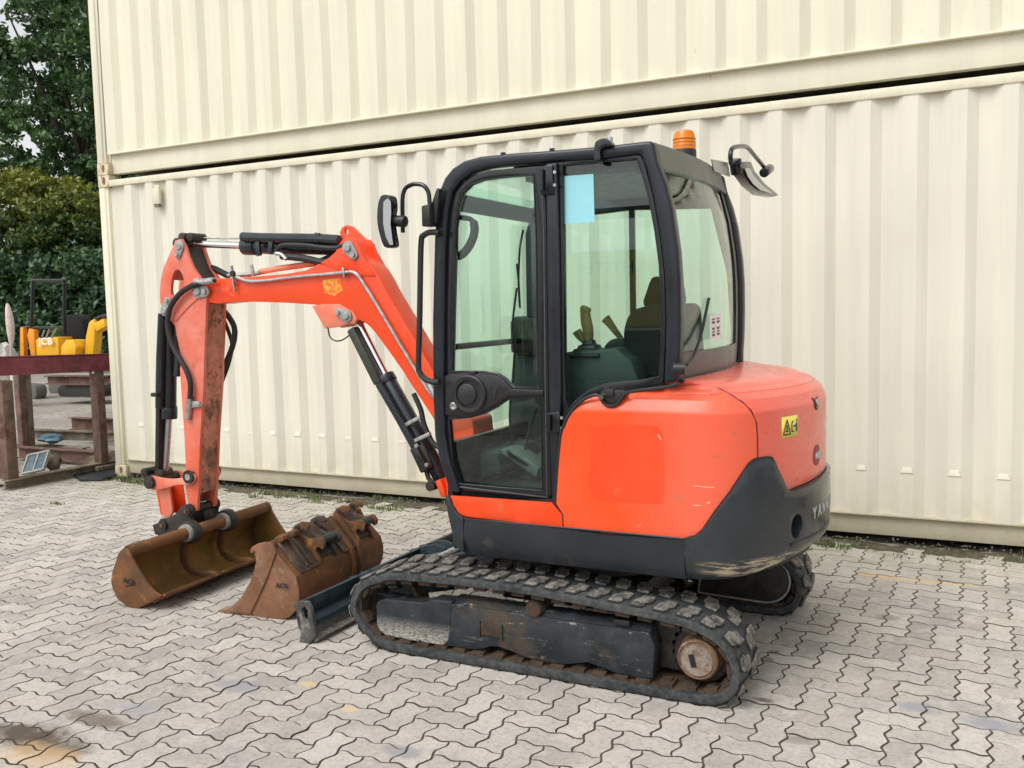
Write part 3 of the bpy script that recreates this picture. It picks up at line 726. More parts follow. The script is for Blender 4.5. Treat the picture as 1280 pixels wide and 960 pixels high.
# ------------------------------------------------------------------ trees and hedge
def leaves(name, clumps, size, mat, seed, parent, parts=None):
    """clumps: (x,y,z, rx,ry,rz, count, tone)"""
    g = np.random.default_rng(seed); C_ = []; T_ = []
    for (x, y, z, rx, ry, rz, cnt, tn) in clumps:
        d = g.normal(size=(cnt, 3)); d /= np.linalg.norm(d, axis=1)[:, None]; rad = g.random(cnt) ** .45
        C_.append(np.array([x, y, z]) + d * rad[:, None] * np.array([rx, ry, rz])); T_.append(np.clip(g.normal(tn, .22, cnt), 0, 1))
    C_ = np.concatenate(C_); T_ = np.concatenate(T_); n = len(C_)
    a = g.normal(size=(n, 3)); a /= np.linalg.norm(a, axis=1)[:, None]; b = np.cross(a, g.normal(size=(n, 3))); b /= np.linalg.norm(b, axis=1)[:, None]
    s_ = size * g.uniform(.6, 1.3, n)[:, None]
    V = np.stack([C_ - a * s_, C_ + b * s_ * .55, C_ + a * s_, C_ - b * s_ * .55], 1).reshape(-1, 3)
    off = V.mean(0) if parent is None else None
    pl = np.array(WORLDLOC[parent.name])
    me = fast_mesh(name, V - pl, np.full(n, 4), np.arange(4 * n), np.repeat(T_, 4), mat)
    o = bpy.data.objects.new(name, me); COL.objects.link(o); o.parent = parent; return o
def tree(name, label, cat, base, h, cr, ctr, n_cl, per, size, mat, seed, tone=.4, flat=1.0, shell=.5, group=None, tonefn=None, clr=.9):
    t = empty(name, base, label, cat, group); g = random.Random(seed); B3 = Vector(base); c = Vector(ctr)
    b = MB(); b.tube([B3, B3 + (c - B3) * .35 + Vector((g.uniform(-.3, .3), 0, 0)), c], lambda k: .28 * (h / 12) * (1 - .75 * k), 9, 4); 
    tips = []
    for i in range(12):
        a = g.uniform(0, 6.28); el = g.uniform(-.2, 1.2); st_ = B3 + (c - B3) * g.uniform(.35, .95)
        e = c + Vector((math.cos(a) * math.cos(el) * cr[0], math.sin(a) * math.cos(el) * cr[1], math.sin(el) * cr[2])) * .8
        b.tube([st_, (st_ + e) / 2 + Vector((0, 0, .3)), e], lambda k: .09 * (h / 12) * (1 - .85 * k), 6, 3)
    b.obj('trunk', BARK, t)
    cl = []
    for i in range(n_cl):
        d = Vector((g.gauss(0, 1), g.gauss(0, 1), g.gauss(0, 1))).normalized(); rad = g.random() ** shell
        p = c + Vector((d.x * cr[0], d.y * cr[1], d.z * cr[2])) * rad
        if p.z < .3: p.z = .3 + g.random()
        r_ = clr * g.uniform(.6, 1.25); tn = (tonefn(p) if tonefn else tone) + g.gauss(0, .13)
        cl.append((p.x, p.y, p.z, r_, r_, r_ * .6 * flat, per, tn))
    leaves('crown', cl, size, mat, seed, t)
    return t
tree('tall_tree', 'tall dark green tree rising behind the golden bush at the left edge', 'tree', (-27, 21, 0), 18, (5.6, 4, 8.2), (-27.0, 21, 10.0), 520, 105, .125, LEAF_D, 21, .45, clr=.62, shell=.42)
tree('tall_tree', 'tall dark green tree showing between the golden bush and the container', 'tree', (-21, 20, 0), 17, (3.6, 3.5, 8), (-21.5, 20, 12.0), 340, 105, .12, LEAF_D, 22, .40, clr=.58, shell=.42)
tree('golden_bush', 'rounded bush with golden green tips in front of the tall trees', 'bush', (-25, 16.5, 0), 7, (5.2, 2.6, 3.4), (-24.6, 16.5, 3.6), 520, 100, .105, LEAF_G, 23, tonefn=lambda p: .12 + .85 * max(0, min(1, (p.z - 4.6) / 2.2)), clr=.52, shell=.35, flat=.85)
hd = empty('hedge', (-22, 14.5, 0), 'dense dark green hedge along the yard behind the yellow digger', 'hedge')
g = random.Random(31); cl = []
for i in range(520):
    x = g.uniform(-33, -15); y = 14.5 + g.gauss(0, .45); z = g.uniform(.2, 3.6); cl.append((x, y, z, .45, .4, .38, 95, .35 + g.gauss(0, .2)))
leaves('foliage', cl, .11, LEAF_H, 33, hd)
b = MB()
for i in range(16): x = -32.5 + i * 1.15; b.tube([(x, 14.6, 0), (x + .2, 14.6, 1.2), (x - .1, 14.6, 2.8)], lambda k: .06 * (1 - .6 * k), 6, 3)
b.obj('stems', BARK, hd)
bk = MB(); bk.plate([(-33, -.02), (-15, -.02), (-15, 3.1), (-33, 3.1)], 14.9, 15.3); bk.obj('dark_backing', plain('hedge_shade', (.012, .016, .008), .95), hd)  # dark slab added behind the leaves as the hedge's inner shade

# ================================================================== the excavator
EX = empty('excavator', (5.1, -2.17, 0), 'orange red mini excavator with a glazed dark cab standing on rubber tracks', 'excavator')
YC = -2.17
# ---- revolve-like body outline (straight sides, round tail)
Rb, Hb, RFb = 1.1, .72, .3
XFb = math.sqrt((Rb - RFb) ** 2 - (Hb - RFb) ** 2); A0b = math.atan2(-(Hb - RFb), XFb); XSb = -.46
Lb1 = XFb - XSb; Lb2 = RFb * (A0b + math.pi / 2); Lb3 = Rb * (-2 * A0b); SC = Lb1 + Lb2 + Lb3 / 2
def OB(s, d=0.0):
    if s <= Lb1: return (5.1 + XSb + s, YC - Hb + d)
    if s <= Lb1 + Lb2:
        a = -math.pi / 2 + (s - Lb1) / RFb; return (5.1 + XFb + (RFb - d) * math.cos(a), YC - (Hb - RFb) + (RFb - d) * math.sin(a))
    if s <= Lb1 + Lb2 + Lb3:
        a = A0b + (s - Lb1 - Lb2) / Rb; return (5.1 + (Rb - d) * math.cos(a), YC + (Rb - d) * math.sin(a))
    q = s - Lb1 - Lb2 - Lb3
    if q <= Lb2:
        a = -A0b + q / RFb; return (5.1 + XFb + (RFb - d) * math.cos(a), YC + (Hb - RFb) + (RFb - d) * math.sin(a))
    return (5.1 + XFb - (q - Lb2), YC + Hb - d)
PS = [(.40, .075), (.487, .05), (.515, .028), (.58, .008), (.66, 0), (.85, 0), (1.05, .03)]
PO = [(.6, .02), (1.165, .02), (1.172, .0225), (1.215, .042), (1.25, .085), (1.27, .16), (1.40, .5)]
def interp(z, P):
    if z <= P[0][0]: return P[0][1]
    for (a, b), (c, d) in zip(P, P[1:]):
        if z <= c: return b + (d - b) * (z - a) / (c - a)
    return P[-1][1]
def patch(outer, prof, thick=.02, holes=(), step=.045, zs=(), off=0.0):
    """polygon in (s,z) mapped onto the body surface, with a rim of real thickness"""
    loops = [densify(clean(outer), step)] + [densify(clean(h), step) for h in holes]
    P = []; E = []
    for L in loops:
        b = len(P); P += [Vector(p) for p in L]; E += [(b + i, b + (i + 1) % len(L)) for i in range(len(L))]
    smin = min(p[0] for p in loops[0]); smax = max(p[0] for p in loops[0]); zmin = min(p[1] for p in loops[0]); zmax = max(p[1] for p in loops[0])
    zl = sorted(set([zmin + i * .05 for i in range(int((zmax - zmin) / .05) + 1)] + list(zs)))
    i = 0; s_ = smin
    while s_ < smax:
        for z in zl:
            q = (s_ + .001, z)
            if inside(q, loops[0]) and not any(inside(q, h) for h in loops[1:]) and min(math.hypot(q[0] - p[0], q[1] - p[1]) for p in P[:sum(len(l) for l in loops)]) > .014: P.append(Vector(q))
        s_ += step
    V2, E2, T, _, _, _ = delaunay_2d_cdt(P, E, [], 0, 1e-6)
    T = [t for t in T if inside(cen(V2, t), loops[0]) and not any(inside(cen(V2, t), h) for h in loops[1:])]
    vs = []
    for k in (0, 1):
        for p in V2:
            o = OB(p[0], interp(p[1], prof) + off + k * thick); vs.append((o[0], o[1], p[1]))
    nv = len(V2); fs = [tuple(t) for t in T] + [tuple(i + nv for i in t[::-1]) for t in T]; ed = {}
    for t in T:
        for i in range(len(t)): ed[(t[i], t[(i + 1) % len(t)])] = 1
    for (a, b) in ed:
        if (b, a) not in ed: fs.append((b, a, a + nv, b + nv))
    return MB().add(vs, fs)
def densify(L, st_):
    out = []
    for i in range(len(L)):
        a, b = L[i], L[(i + 1) % len(L)]; n = max(1, int(math.hypot(b[0] - a[0], b[1] - a[1]) / st_))
        out += [(a[0] + (b[0] - a[0]) * k / n, a[1] + (b[1] - a[1]) * k / n) for k in range(n)]
    return out
def mir(L): return [(2 * SC - s, z) for s, z in L]
ZO = (1.158, 1.165, 1.172, 1.195, 1.215, 1.232, 1.25, 1.26, 1.27)

# orange side panel (near side)
side = [(0.540,0.765),(0.552,0.898),(0.571,1.053),(0.586,1.098),(0.605,1.136),(0.634,1.174),(0.662,1.202),(0.693,1.220),(0.723,1.225),(0.746,1.215),(0.759,1.197),(0.782,1.184),(0.810,1.185),(0.832,1.205),(0.842,1.229),(0.861,1.240),(0.904,1.247),(0.962,1.254),(0.993,1.257),(1.051,1.269),(1.140,1.275),(1.239,1.264),(1.290,1.249),(1.332,1.225),(1.369,1.200),(1.392,1.171),(1.415,1.132),(1.423,1.071),(1.424,0.987),(1.410,0.969),(1.358,0.930),(1.287,0.832),(1.253,0.785),(1.229,0.749),(1.199,0.716),(1.158,0.685),(1.118,0.664),(1.078,0.657),(0.777,0.651),(0.576,0.659),(0.575,0.716)]
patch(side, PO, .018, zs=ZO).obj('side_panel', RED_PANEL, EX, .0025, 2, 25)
side_far = [p for p in mir(side) if p[0] > 0]
sf_ = [(2 * SC - 1.43, 1.255), (2 * SC - 1.43, .975), (2 * SC - 1.31, .88), (2 * SC - 1.22, .72), (2 * SC - 1.13, .67), (2 * SC - .03, .67), (2 * SC - .03, 1.16), (2 * SC - .5, 1.255)]
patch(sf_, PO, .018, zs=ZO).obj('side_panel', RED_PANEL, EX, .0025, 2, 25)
sill = [(0.017,0.756),(0.172,0.758),(0.523,0.761),(0.569,0.714),(0.570,0.660),(0.329,0.664),(0.095,0.668),(0.058,0.682),(0.034,0.709)]
patch(sill, PO, .018).obj('sill_panel', RED, EX, .0025, 2, 30)
ghost = [(0.699,1.099),(0.923,1.114),(0.997,1.110),(1.020,1.072),(1.024,0.893),(1.017,0.794),(0.918,0.790),(0.726,0.789),(0.698,0.838)]
GH = paint('fresher_paint_patch', (.88, .048, .005), (.86, .075, .02), 1.5, rough=.30, chipamt=.70, dirtamt=.6)
patch(ghost, PO, .002, off=-.0009).obj('decal_outline', GH, EX)
BEIGE = plain('scratch_beige', (.62, .42, .28), .7)
for L in ([(1.139,0.878),(1.143,0.875),(1.230,0.871),(1.227,0.875)], [(1.139,0.800),(1.142,0.797),(1.173,0.797),(1.173,0.801)], [(1.196,0.813),(1.200,0.808),(1.213,0.809),(1.213,0.813)], [(0.996,1.077),(1.006,1.058),(1.013,1.055),(1.003,1.075)], [(0.907,0.689),(0.921,0.707),(0.924,0.709),(0.910,0.690)]):
    patch(L, PO, .001, off=-.0012, step=.03).obj('scratch_mark', BEIGE, EX)
# rear bonnet
bon = [(1.19, 1.2675), (1.275, 1.256), (1.345, 1.222), (1.40, 1.175), (1.428, 1.12), (1.433, 1.05), (1.433, .981), (1.515, .980), (1.535, .955), (1.600, .838), (1.625, .828), (1.70, .832), (2.0, .842), (SC, .842)]
bon = bon + [(2 * SC - s, z) for s, z in bon[::-1]][1:]
rec = [(1.925 + .05 * math.cos(a), .945 + .045 * math.sin(a)) for a in [i * math.pi / 8 for i in range(16)]]
patch(bon, PO, .018, zs=ZO).obj('rear_bonnet', RED_REAR, EX, .003, 2, 25)
# crowned deck from the rim up to the cab
nS, nK = 72, 8; vs = []; fs = []
for i in range(nS + 1):
    s = 1.02 + (2 * SC - 2.04) * i / nS; o = OB(s, .150); o_ = OB(s, .075); tt = i / nS
    inn = (5.66, -2.84 + 1.34 * tt); vs.append((o_[0], o_[1], 1.236))
    for k in range(nK):
        u = k / (nK - 1); x = o[0] + (inn[0] - o[0]) * u; y = o[1] + (inn[1] - o[1]) * u
        vs.append((x, y, 1.2672 + .026 * math.sin(u * math.pi / 2)))
for i in range(nS):
    for k in range(nK): a = i * (nK + 1) + k; fs.append((a, a + nK + 1, a + nK + 2, a + 1))
MB().add(vs, fs).obj('rear_deck', RED_REAR, EX, solid=.006)
# dark liner behind the panels so gaps read dark
lin = [(s, z) for s, z in [(.02, .60), (2 * SC - .02, .60), (2 * SC - .02, 1.15), (2 * SC - .9, 1.16), (.95, 1.16), (.62, 1.12), (.57, .78), (.02, .72)]]
patch(lin, [(0, .045), (2, .045)], .01, step=.08).obj('inner_liner', BLACK, EX)
# skirt and counterweight
sk1 = [(0.102,0.664),(0.339,0.659),(0.582,0.655),(0.784,0.649),(1.114,0.656),(1.098,0.484),(0.763,0.486),(0.542,0.483),(0.069,0.486)]
patch(sk1, PS, .03).obj('side_skirt', CHAR, EX, .004, 2, 30)
sk2 = [(2 * SC - .05, .655), (2 * SC - .05, .487), (2 * SC - 1.10, .487), (2 * SC - 1.10, .655)]
patch(sk2, PS, .03).obj('side_skirt', CHAR, EX, .004, 2, 30)
half = [(1.107, .655), (1.107, .487), (1.26, .496), (1.37, .508), (1.50, .527), (1.70, .548), (1.86, .56), (SC, .565)]
top = [(1.114, .663), (1.15, .675), (1.18, .70), (1.235, .78), (1.30, .86), (1.354, .933), (1.38, .962), (1.405, .977), (1.43, .980), (1.49, .980), (1.512, .974), (1.535, .945), (1.591, .838), (1.61, .823), (1.70, .823), (SC, .835)]
cw = half + [(2 * SC - s, z) for s, z in half[::-1]][1:] + [(2 * SC - s, z) for s, z in top] + top[::-1][1:]
eye = lambda c: [(c + .045 * math.cos(a), .672 + .052 * math.sin(a)) for a in [i * math.pi / 10 for i in range(20)]]
CWM = N('counterweight_cast')
def cw_mat():
    n = CWM; s = n.sep()
    c = n.mix(n.noise(3, 6, lo=.35, hi=.65), (.016, .021, .025), (.028, .034, .039))
    a = n.noise(2.4, 8, .75, vec=n.vec((3, 3, 26), 'World'), lo=.47, hi=.55)
    zz = n.math('SUBTRACT', 1.0, n.math('ABSOLUTE', n.math('DIVIDE', n.math('SUBTRACT', s[2], .545), .038)))
    xx = n.ramp(s[0], 5.78, 5.9); xb = n.ramp(s[1], -2.25, -2.6)
    m = n.math('MULTIPLY', n.math('MULTIPLY', n.ramp(zz, 0, .5), a), n.math('MULTIPLY', xx, xb))
    c = n.mix(m, c, (.44, .37, .25))
    e = n.noise(30, 5, .7, lo=.70, hi=.72); c = n.mix(n.math('MULTIPLY', e, .8), c, (.35, .34, .32))
    return n.end(c, n.noise(9, 4, lo=.2, hi=1.6), 0, n.noise(25, 5), .2, .004, .5)
CWMAT = cw_mat()
patch(cw, PS, .10, holes=[eye(1.66), eye(2 * SC - 1.66)], zs=(.515, .58)).obj('counterweight', CWMAT, EX, .006, 2, 32)
for sx in (1.66, 2 * SC - 1.66):
    o = OB(sx, .07); o2 = OB(sx, .16); MB().cyl((o[0], o[1], .672), (o2[0], o2[1], .672), .06, n=16).obj('lifting_eye', BLACK, EX)
# groove line under the lettering, and the bumper lip
rib = [(1.62, .607), (SC, .602), (2 * SC - 1.62, .607), (2 * SC - 1.62, .593), (SC, .590), (1.62, .593)]
patch(rib, PS, .01, off=-.006).obj('bumper_lip', CWMAT, EX, .002)
# front nose of the skirt wrapping round the corner
b = MB(); b.plate([(4.637,0.760),(4.660,0.756),(4.676,0.712),(4.700,0.682),(4.732,0.665),(4.727,0.499),(4.698,0.515),(4.671,0.571),(4.649,0.665)], -2.885, -2.80); b.obj('front_skirt', CHAR, EX, .01)
b = MB(); b.plate([(4.64, -2.83), (4.58, -2.72), (4.58, -1.6), (4.64, -1.48), (4.72, -1.48), (4.72, -2.83)], .50, .70, ax='z'); b.obj('front_panel', CHAR, EX, .01)
# floor / revolving frame and underside
b = MB(); P = [OB(s, .07) for s in [i * (2 * SC) / 60 for i in range(61)]]; b.plate(P, .50, .60, ax='z'); b.obj('revolving_frame', DIRTY, EX)
b = MB(); b.lathe((5.1, YC, .36), (0, 0, 1), [(0, .42), (.05, .42), (.06, .37), (.13, .37), (.14, .30)], 40); b.obj('slew_ring', DIRTY, EX)
# lettering, sticker, emblem, lamp on the tail
def surf_mat(s, z, prof, off=.0015):
    o = Vector((*OB(s, interp(z, prof) - off), z)); o2 = Vector((*OB(s + .002, interp(z, prof) - off), z)); o3 = Vector((*OB(s, interp(z + .002, prof) - off), z + .002))
    ex = (o2 - o).normalized(); ez = (o3 - o).normalized(); en = ex.cross(ez).normalized(); ez = en.cross(ex)
    m = Matrix((ex, ez, en)).transposed().to_4x4(); m.translation = o; return m
LETTER = plain('worn_white_letter', (.42, .42, .40), .6, 0, .3, .1, 60)
for k, ch in enumerate('YANMAR'):
    s = 1.822 + k * .064; text(ch, .066, LETTER, None, None, EX, 'letter', .0008, .95, 0, .003, m4=surf_mat(s, .697, PS, .001))
def sticker(s0, s1, z0, z1, prof, mat, name, off=.0015, parent=EX):
    vs = []; n = 6
    for i in range(n + 1):
        for z in (z0, z1): 
            s = s0 + (s1 - s0) * i / n; o = OB(s, interp(z, prof) - off); vs.append((o[0], o[1], z))
    return MB().add(vs, [(2 * i, 2 * i + 2, 2 * i + 3, 2 * i + 1) for i in range(n)]).obj(name, mat, parent, solid=.0008)
WS = sticker(1.575, 1.700, 1.045, 1.132, PO, YELLOWL, 'warning_label')
def onlab(poly, off=.0028, name='label_print'):
    vs = []
    for u, v in poly:
        s = 1.575 + .125 * u; z = 1.045 + .087 * v; o = OB(s, .02 - off); vs.append((o[0], o[1], z))
    b = MB(); b.add(vs, [tuple(range(len(vs)))]); return b.obj(name, BLACK, WS, smooth=0)
def strk(p, q, w_=.035):
    d = Vector((q[0] - p[0], q[1] - p[1])); nn = Vector((-d.y, d.x)).normalized() * w_; return [(p[0] + nn.x, p[1] + nn.y), (q[0] + nn.x, q[1] + nn.y), (q[0] - nn.x, q[1] - nn.y), (p[0] - nn.x, p[1] - nn.y)]
for p, q in (((.08, .15), (.5, .15)), ((.5, .15), (.29, .85)), ((.29, .85), (.08, .15)), ((.2, .3), (.38, .3)), ((.25, .45), (.34, .45)), ((.29, .3), (.29, .6)), ((.58, .25), (.72, .25)), ((.58, .25), (.58, .7)), ((.58, .7), (.7, .75)), ((.68, .5), (.86, .5)), ((.88, .22), (.88, .66))): onlab(strk(p, q, .03 if q[0] < .85 else .045))
onlab([(.88 + .055 * math.cos(a), .76 + .06 * math.sin(a)) for a in [i * .785 for i in range(8)]])
# emblem
em = [(-.036, .022), (-.012, .006), (0, .018), (.012, .006), (.036, .022), (.026, -.012), (.010, -.028), (0, -.034), (-.010, -.028), (-.026, -.012)]
def onsurf(poly, s0, z0, off, name, mat, th=.004):
    vs = []
    for u, v in poly:
        o = OB(s0 + u, interp(z0 + v, PO) - off); vs.append((o[0], o[1], z0 + v))
    for u, v in poly:
        o = OB(s0 + u, interp(z0 + v, PO) - off + th); vs.append((o[0], o[1], z0 + v))
    n = len(poly); return MB().add(vs, [tuple(range(n)), tuple(range(n, 2 * n))[::-1]] + [(i, (i + 1) % n, n + (i + 1) % n, n + i) for i in range(n)]).obj(name, mat, EX)
onsurf(em, 1.90, 1.165, .005, 'emblem', BLACKG); onsurf([(u * .62, v * .62 + .002) for u, v in em], 1.90, 1.165, .008, 'emblem_inlay', STEEL)
onsurf([(.045 * math.cos(a), .045 * math.sin(a)) for a in [i * math.pi / 10 for i in range(20)]], 1.905, .935, .003, 'lamp_recess', plain('recess_red', (.25, .03, .02), .5))
onsurf([(.034 * math.cos(a), .034 * math.sin(a) - .012) for a in [i * math.pi / 10 for i in range(11)]], 1.912, .935, .012, 'plate_lamp', STEEL, .012)
# lock cup and striker in the panel top edge
b = MB(); b.plate(sm([(5.395,1.247),(5.465,1.251),(5.499,1.246),(5.482,1.212),(5.457,1.193),(5.422,1.189),(5.397,1.204)], 3), -2.862, -2.80); b.obj('latch_cup', BLACK, EX, .004)
q = [(5.400,1.225)][0]; MB().cyl((q[0], -2.885, q[1]), (q[0], -2.85, q[1]), .012, n=14).obj('latch_button', CHROME, EX)
b = MB(); b.plate([(5.409,1.255),(5.448,1.255),(5.454,1.229),(5.412,1.228)], -2.872, -2.83); b.obj('latch', BLACK, EX, .002)
# black seal along the arch
arch = [(5.177,-2.868,0.765),(5.188,-2.868,0.897),(5.208,-2.868,1.053),(5.225,-2.868,1.098),(5.245,-2.868,1.138),(5.275,-2.868,1.176),(5.308,-2.868,1.206),(5.344,-2.868,1.225),(5.376,-2.868,1.232),(5.394,-2.868,1.221),(5.404,-2.868,1.201),(5.425,-2.868,1.188),(5.453,-2.868,1.189),(5.477,-2.868,1.210),(5.495,-2.868,1.235),(5.519,-2.868,1.247),(5.564,-2.868,1.254),(5.628,-2.868,1.263),(5.661,-2.868,1.267),(5.730,-2.868,1.283)]
MB().tube(arch, .0075, 8, 2).obj('panel_seal', BLACK, EX)

# black tubes put in as shadow along the gaps between panels and skirt
def gap(L, prof, off, r=.0042):
    MB().tube([(*OB(s_, interp(z_, prof) + off), z_) for s_, z_ in densify_open(L, .04)], r, 6, 0).obj('gap_shadow', BLACK, EX)
def densify_open(L, st_):
    out = []
    for a, b in zip(L, L[1:]):
        n = max(1, int(math.hypot(b[0] - a[0], b[1] - a[1]) / st_)); out += [(a[0] + (b[0] - a[0]) * k / n, a[1] + (b[1] - a[1]) * k / n) for k in range(n)]
    return out + [L[-1]]
gap([(.09, .658), (1.10, .658)] + top[1:9], PO, -.001, .0055)
gap(top[8:], PO, -.001); gap([(2 * SC - a, z) for a, z in top], PO, -.001)
gap([(1.427,0.987),(1.425,1.070),(1.417,1.132),(1.393,1.174),(1.370,1.203),(1.333,1.228),(1.291,1.250),(1.239,1.265),(1.153,1.276)], PO, .003, .0035)
gap([(0.523,0.764),(0.571,0.716),(0.573,0.662)], PO, .001, .0025)
# ---------------------------------------------------------------- tracks
def track_path(n=400):
    P = [(4.245, .036), (4.17, .095), (4.132, .148), (4.12, .205), (4.147, .271), (4.19, .318), (4.27, .352), (4.368, .379), (4.646, .392), (4.994, .396), (5.237, .385), (5.467, .370), (5.614, .360), (5.757, .344), (5.867, .31), (5.934, .258), (5.967, .19), (5.972, .125), (5.948, .066), (5.895, .026), (5.82, .011), (5.6, .009), (5.3, .009), (4.98, .009), (4.63, .009), (4.35, .010)]
    P = [tuple(q) for q in catmull(P, 8, True)]
    L = [0]
    for i in range(len(P)): a, b = P[i], P[(i + 1) % len(P)]; L.append(L[-1] + math.hypot(b[0] - a[0], b[1] - a[1]))
    tot = L[-1]; out = []
    j = 0
    for k in range(n):
        d = tot * k / n
        while L[j + 1] < d: j += 1
        t = (d - L[j]) / (L[j + 1] - L[j]); a, b = P[j], P[(j + 1) % len(P)]; out.append((a[0] + (b[0] - a[0]) * t, a[1] + (b[1] - a[1]) * t))
    return out, tot
TP, TLEN = track_path()
nT = len(TP)
def tnorm(i):
    a, b = TP[(i - 1) % nT], TP[(i + 1) % nT]; t = Vector((b[0] - a[0], b[1] - a[1])).normalized(); return Vector((-t.y, t.x)), t
def belt(y0, y1):
    prof = [(y0 + .0, -.006), (y0 + .004, .002), (y0 + .020, .008), (y1 - .020, .008), (y1 - .004, .002), (y1, -.006), (y1 - .002, -.029), (y1 - .02, -.034), (y0 + .02, -.034), (y0 + .002, -.029)]
    vs = []; fs = []; m = len(prof)
    for i in range(nT):
        nn, t = tnorm(i)
        for y, d in prof:
            # widened rubber edge with small wobble
            q = d + .0012 * noise.noise(Vector((i * .23, y * 9, 0))); vs.append((TP[i][0] + nn.x * q, y + .0015 * noise.noise(Vector((i * .3, 2, y))), TP[i][1] + nn.y * q))
    for i in range(nT):
        for k in range(m): j = (i + 1) % nT; fs.append((i * m + k, i * m + (k + 1) % m, j * m + (k + 1) % m, j * m + k))
    return MB().add(vs, fs)
def lug_mesh(flip):
    # wide parallelogram block with a stepped end; x along track, y across, z outwards
    P = [(-.044, -.062), (.010, -.062), (.024, -.050), (.024, -.022), (.044, 0), (.044, .062), (-.010, .062), (-.024, .050), (-.024, .022), (-.044, 0)]
    if flip: P = [(x, -y) for x, y in P][::-1]
    n = len(P); c = (.004, 0)
    P = [(x * .9, y) for x, y in P]; vs = [(x, y, -.002) for x, y in P] + [((x - c[0]) * .88 + c[0], (y - c[1]) * .94 + c[1], .012) for x, y in P] + [((x - c[0]) * .80 + c[0], (y - c[1]) * .90 + c[1], .0150) for x, y in P]
    fs = [tuple(range(2 * n, 3 * n))] + [(L + i, L + (i + 1) % n, L + n + (i + 1) % n, L + n + i) for L in (0, n) for i in range(n)]
    me = bpy.data.meshes.new('track_lug'); me.from_pydata(vs, [], fs); me.materials.append(LUG); return me
lugA, lugB = lug_mesh(False), lug_mesh(True)
link_me = MB(); link_me.add(*(lambda b: (b.v, b.f))(MB().box((0, 0, -.050), (.060, .078, .016)).box((0, .01, -.060), (.036, .03, .010))))
cm = bpy.data.meshes.new('guide_block'); cm.from_pydata(link_me.v, [], link_me.f); cm.materials.append(MUD)
def make_track(yc, near):
    y0, y1 = yc - .15, yc + .15
    tr = belt(y0, y1).obj('rubber_track', TRACK, EX, smooth=40)
    band = MB(); vs = []; fs = []
    for i in range(nT):
        nn, t = tnorm(i)
        for y, d in ((y0 + .022, -.0345), (y0 + .024, -.038), (y1 - .024, -.038), (y1 - .022, -.0345)): vs.append((TP[i][0] + nn.x * d, y, TP[i][1] + nn.y * d))
    for i in range(nT):
        for k in range(3): j = (i + 1) % nT; fs.append((i * 4 + k, i * 4 + k + 1, j * 4 + k + 1, j * 4 + k))
    band.add(vs, fs).obj('inner_band', MUD, tr, smooth=0)
    nl = 42
    tl = WORLDLOC[tr.name]
    def put(me, name, d, y, k):
        i = (d / TLEN * nT) % nT; i0 = int(i); f = i - i0; a, b = TP[i0], TP[(i0 + 1) % nT]; nn, t = tnorm(i0)
        o = bpy.data.objects.new(name, me); COL.objects.link(o); o.parent = tr
        m = Matrix(((t.x, 0, nn.x), (0, 1, 0), (t.y, 0, nn.y))).to_4x4()
        off = .006
        m.translation = Vector((a[0] + (b[0] - a[0]) * f + nn.x * off, y, a[1] + (b[1] - a[1]) * f + nn.y * off)) - tl
        o.matrix_local = m; return o
    for k in range(nl):
        put(lugA, 'track_lug', TLEN * (k + .0) / nl, y0 + .068, k); put(lugB, 'track_lug', TLEN * (k + .5) / nl, y1 - .068, k)
    for k in range(nl): 
        for yy in (-.053, .053):
            o = put(cm, 'guide_block', TLEN * (k + .25) / nl, yc + yy * 1.7, k); 
    return tr
trn = make_track(-2.78, True)
before_ = set(EX.children)
trf = make_track(-1.56, False)
far_ = set(EX.children) - before_
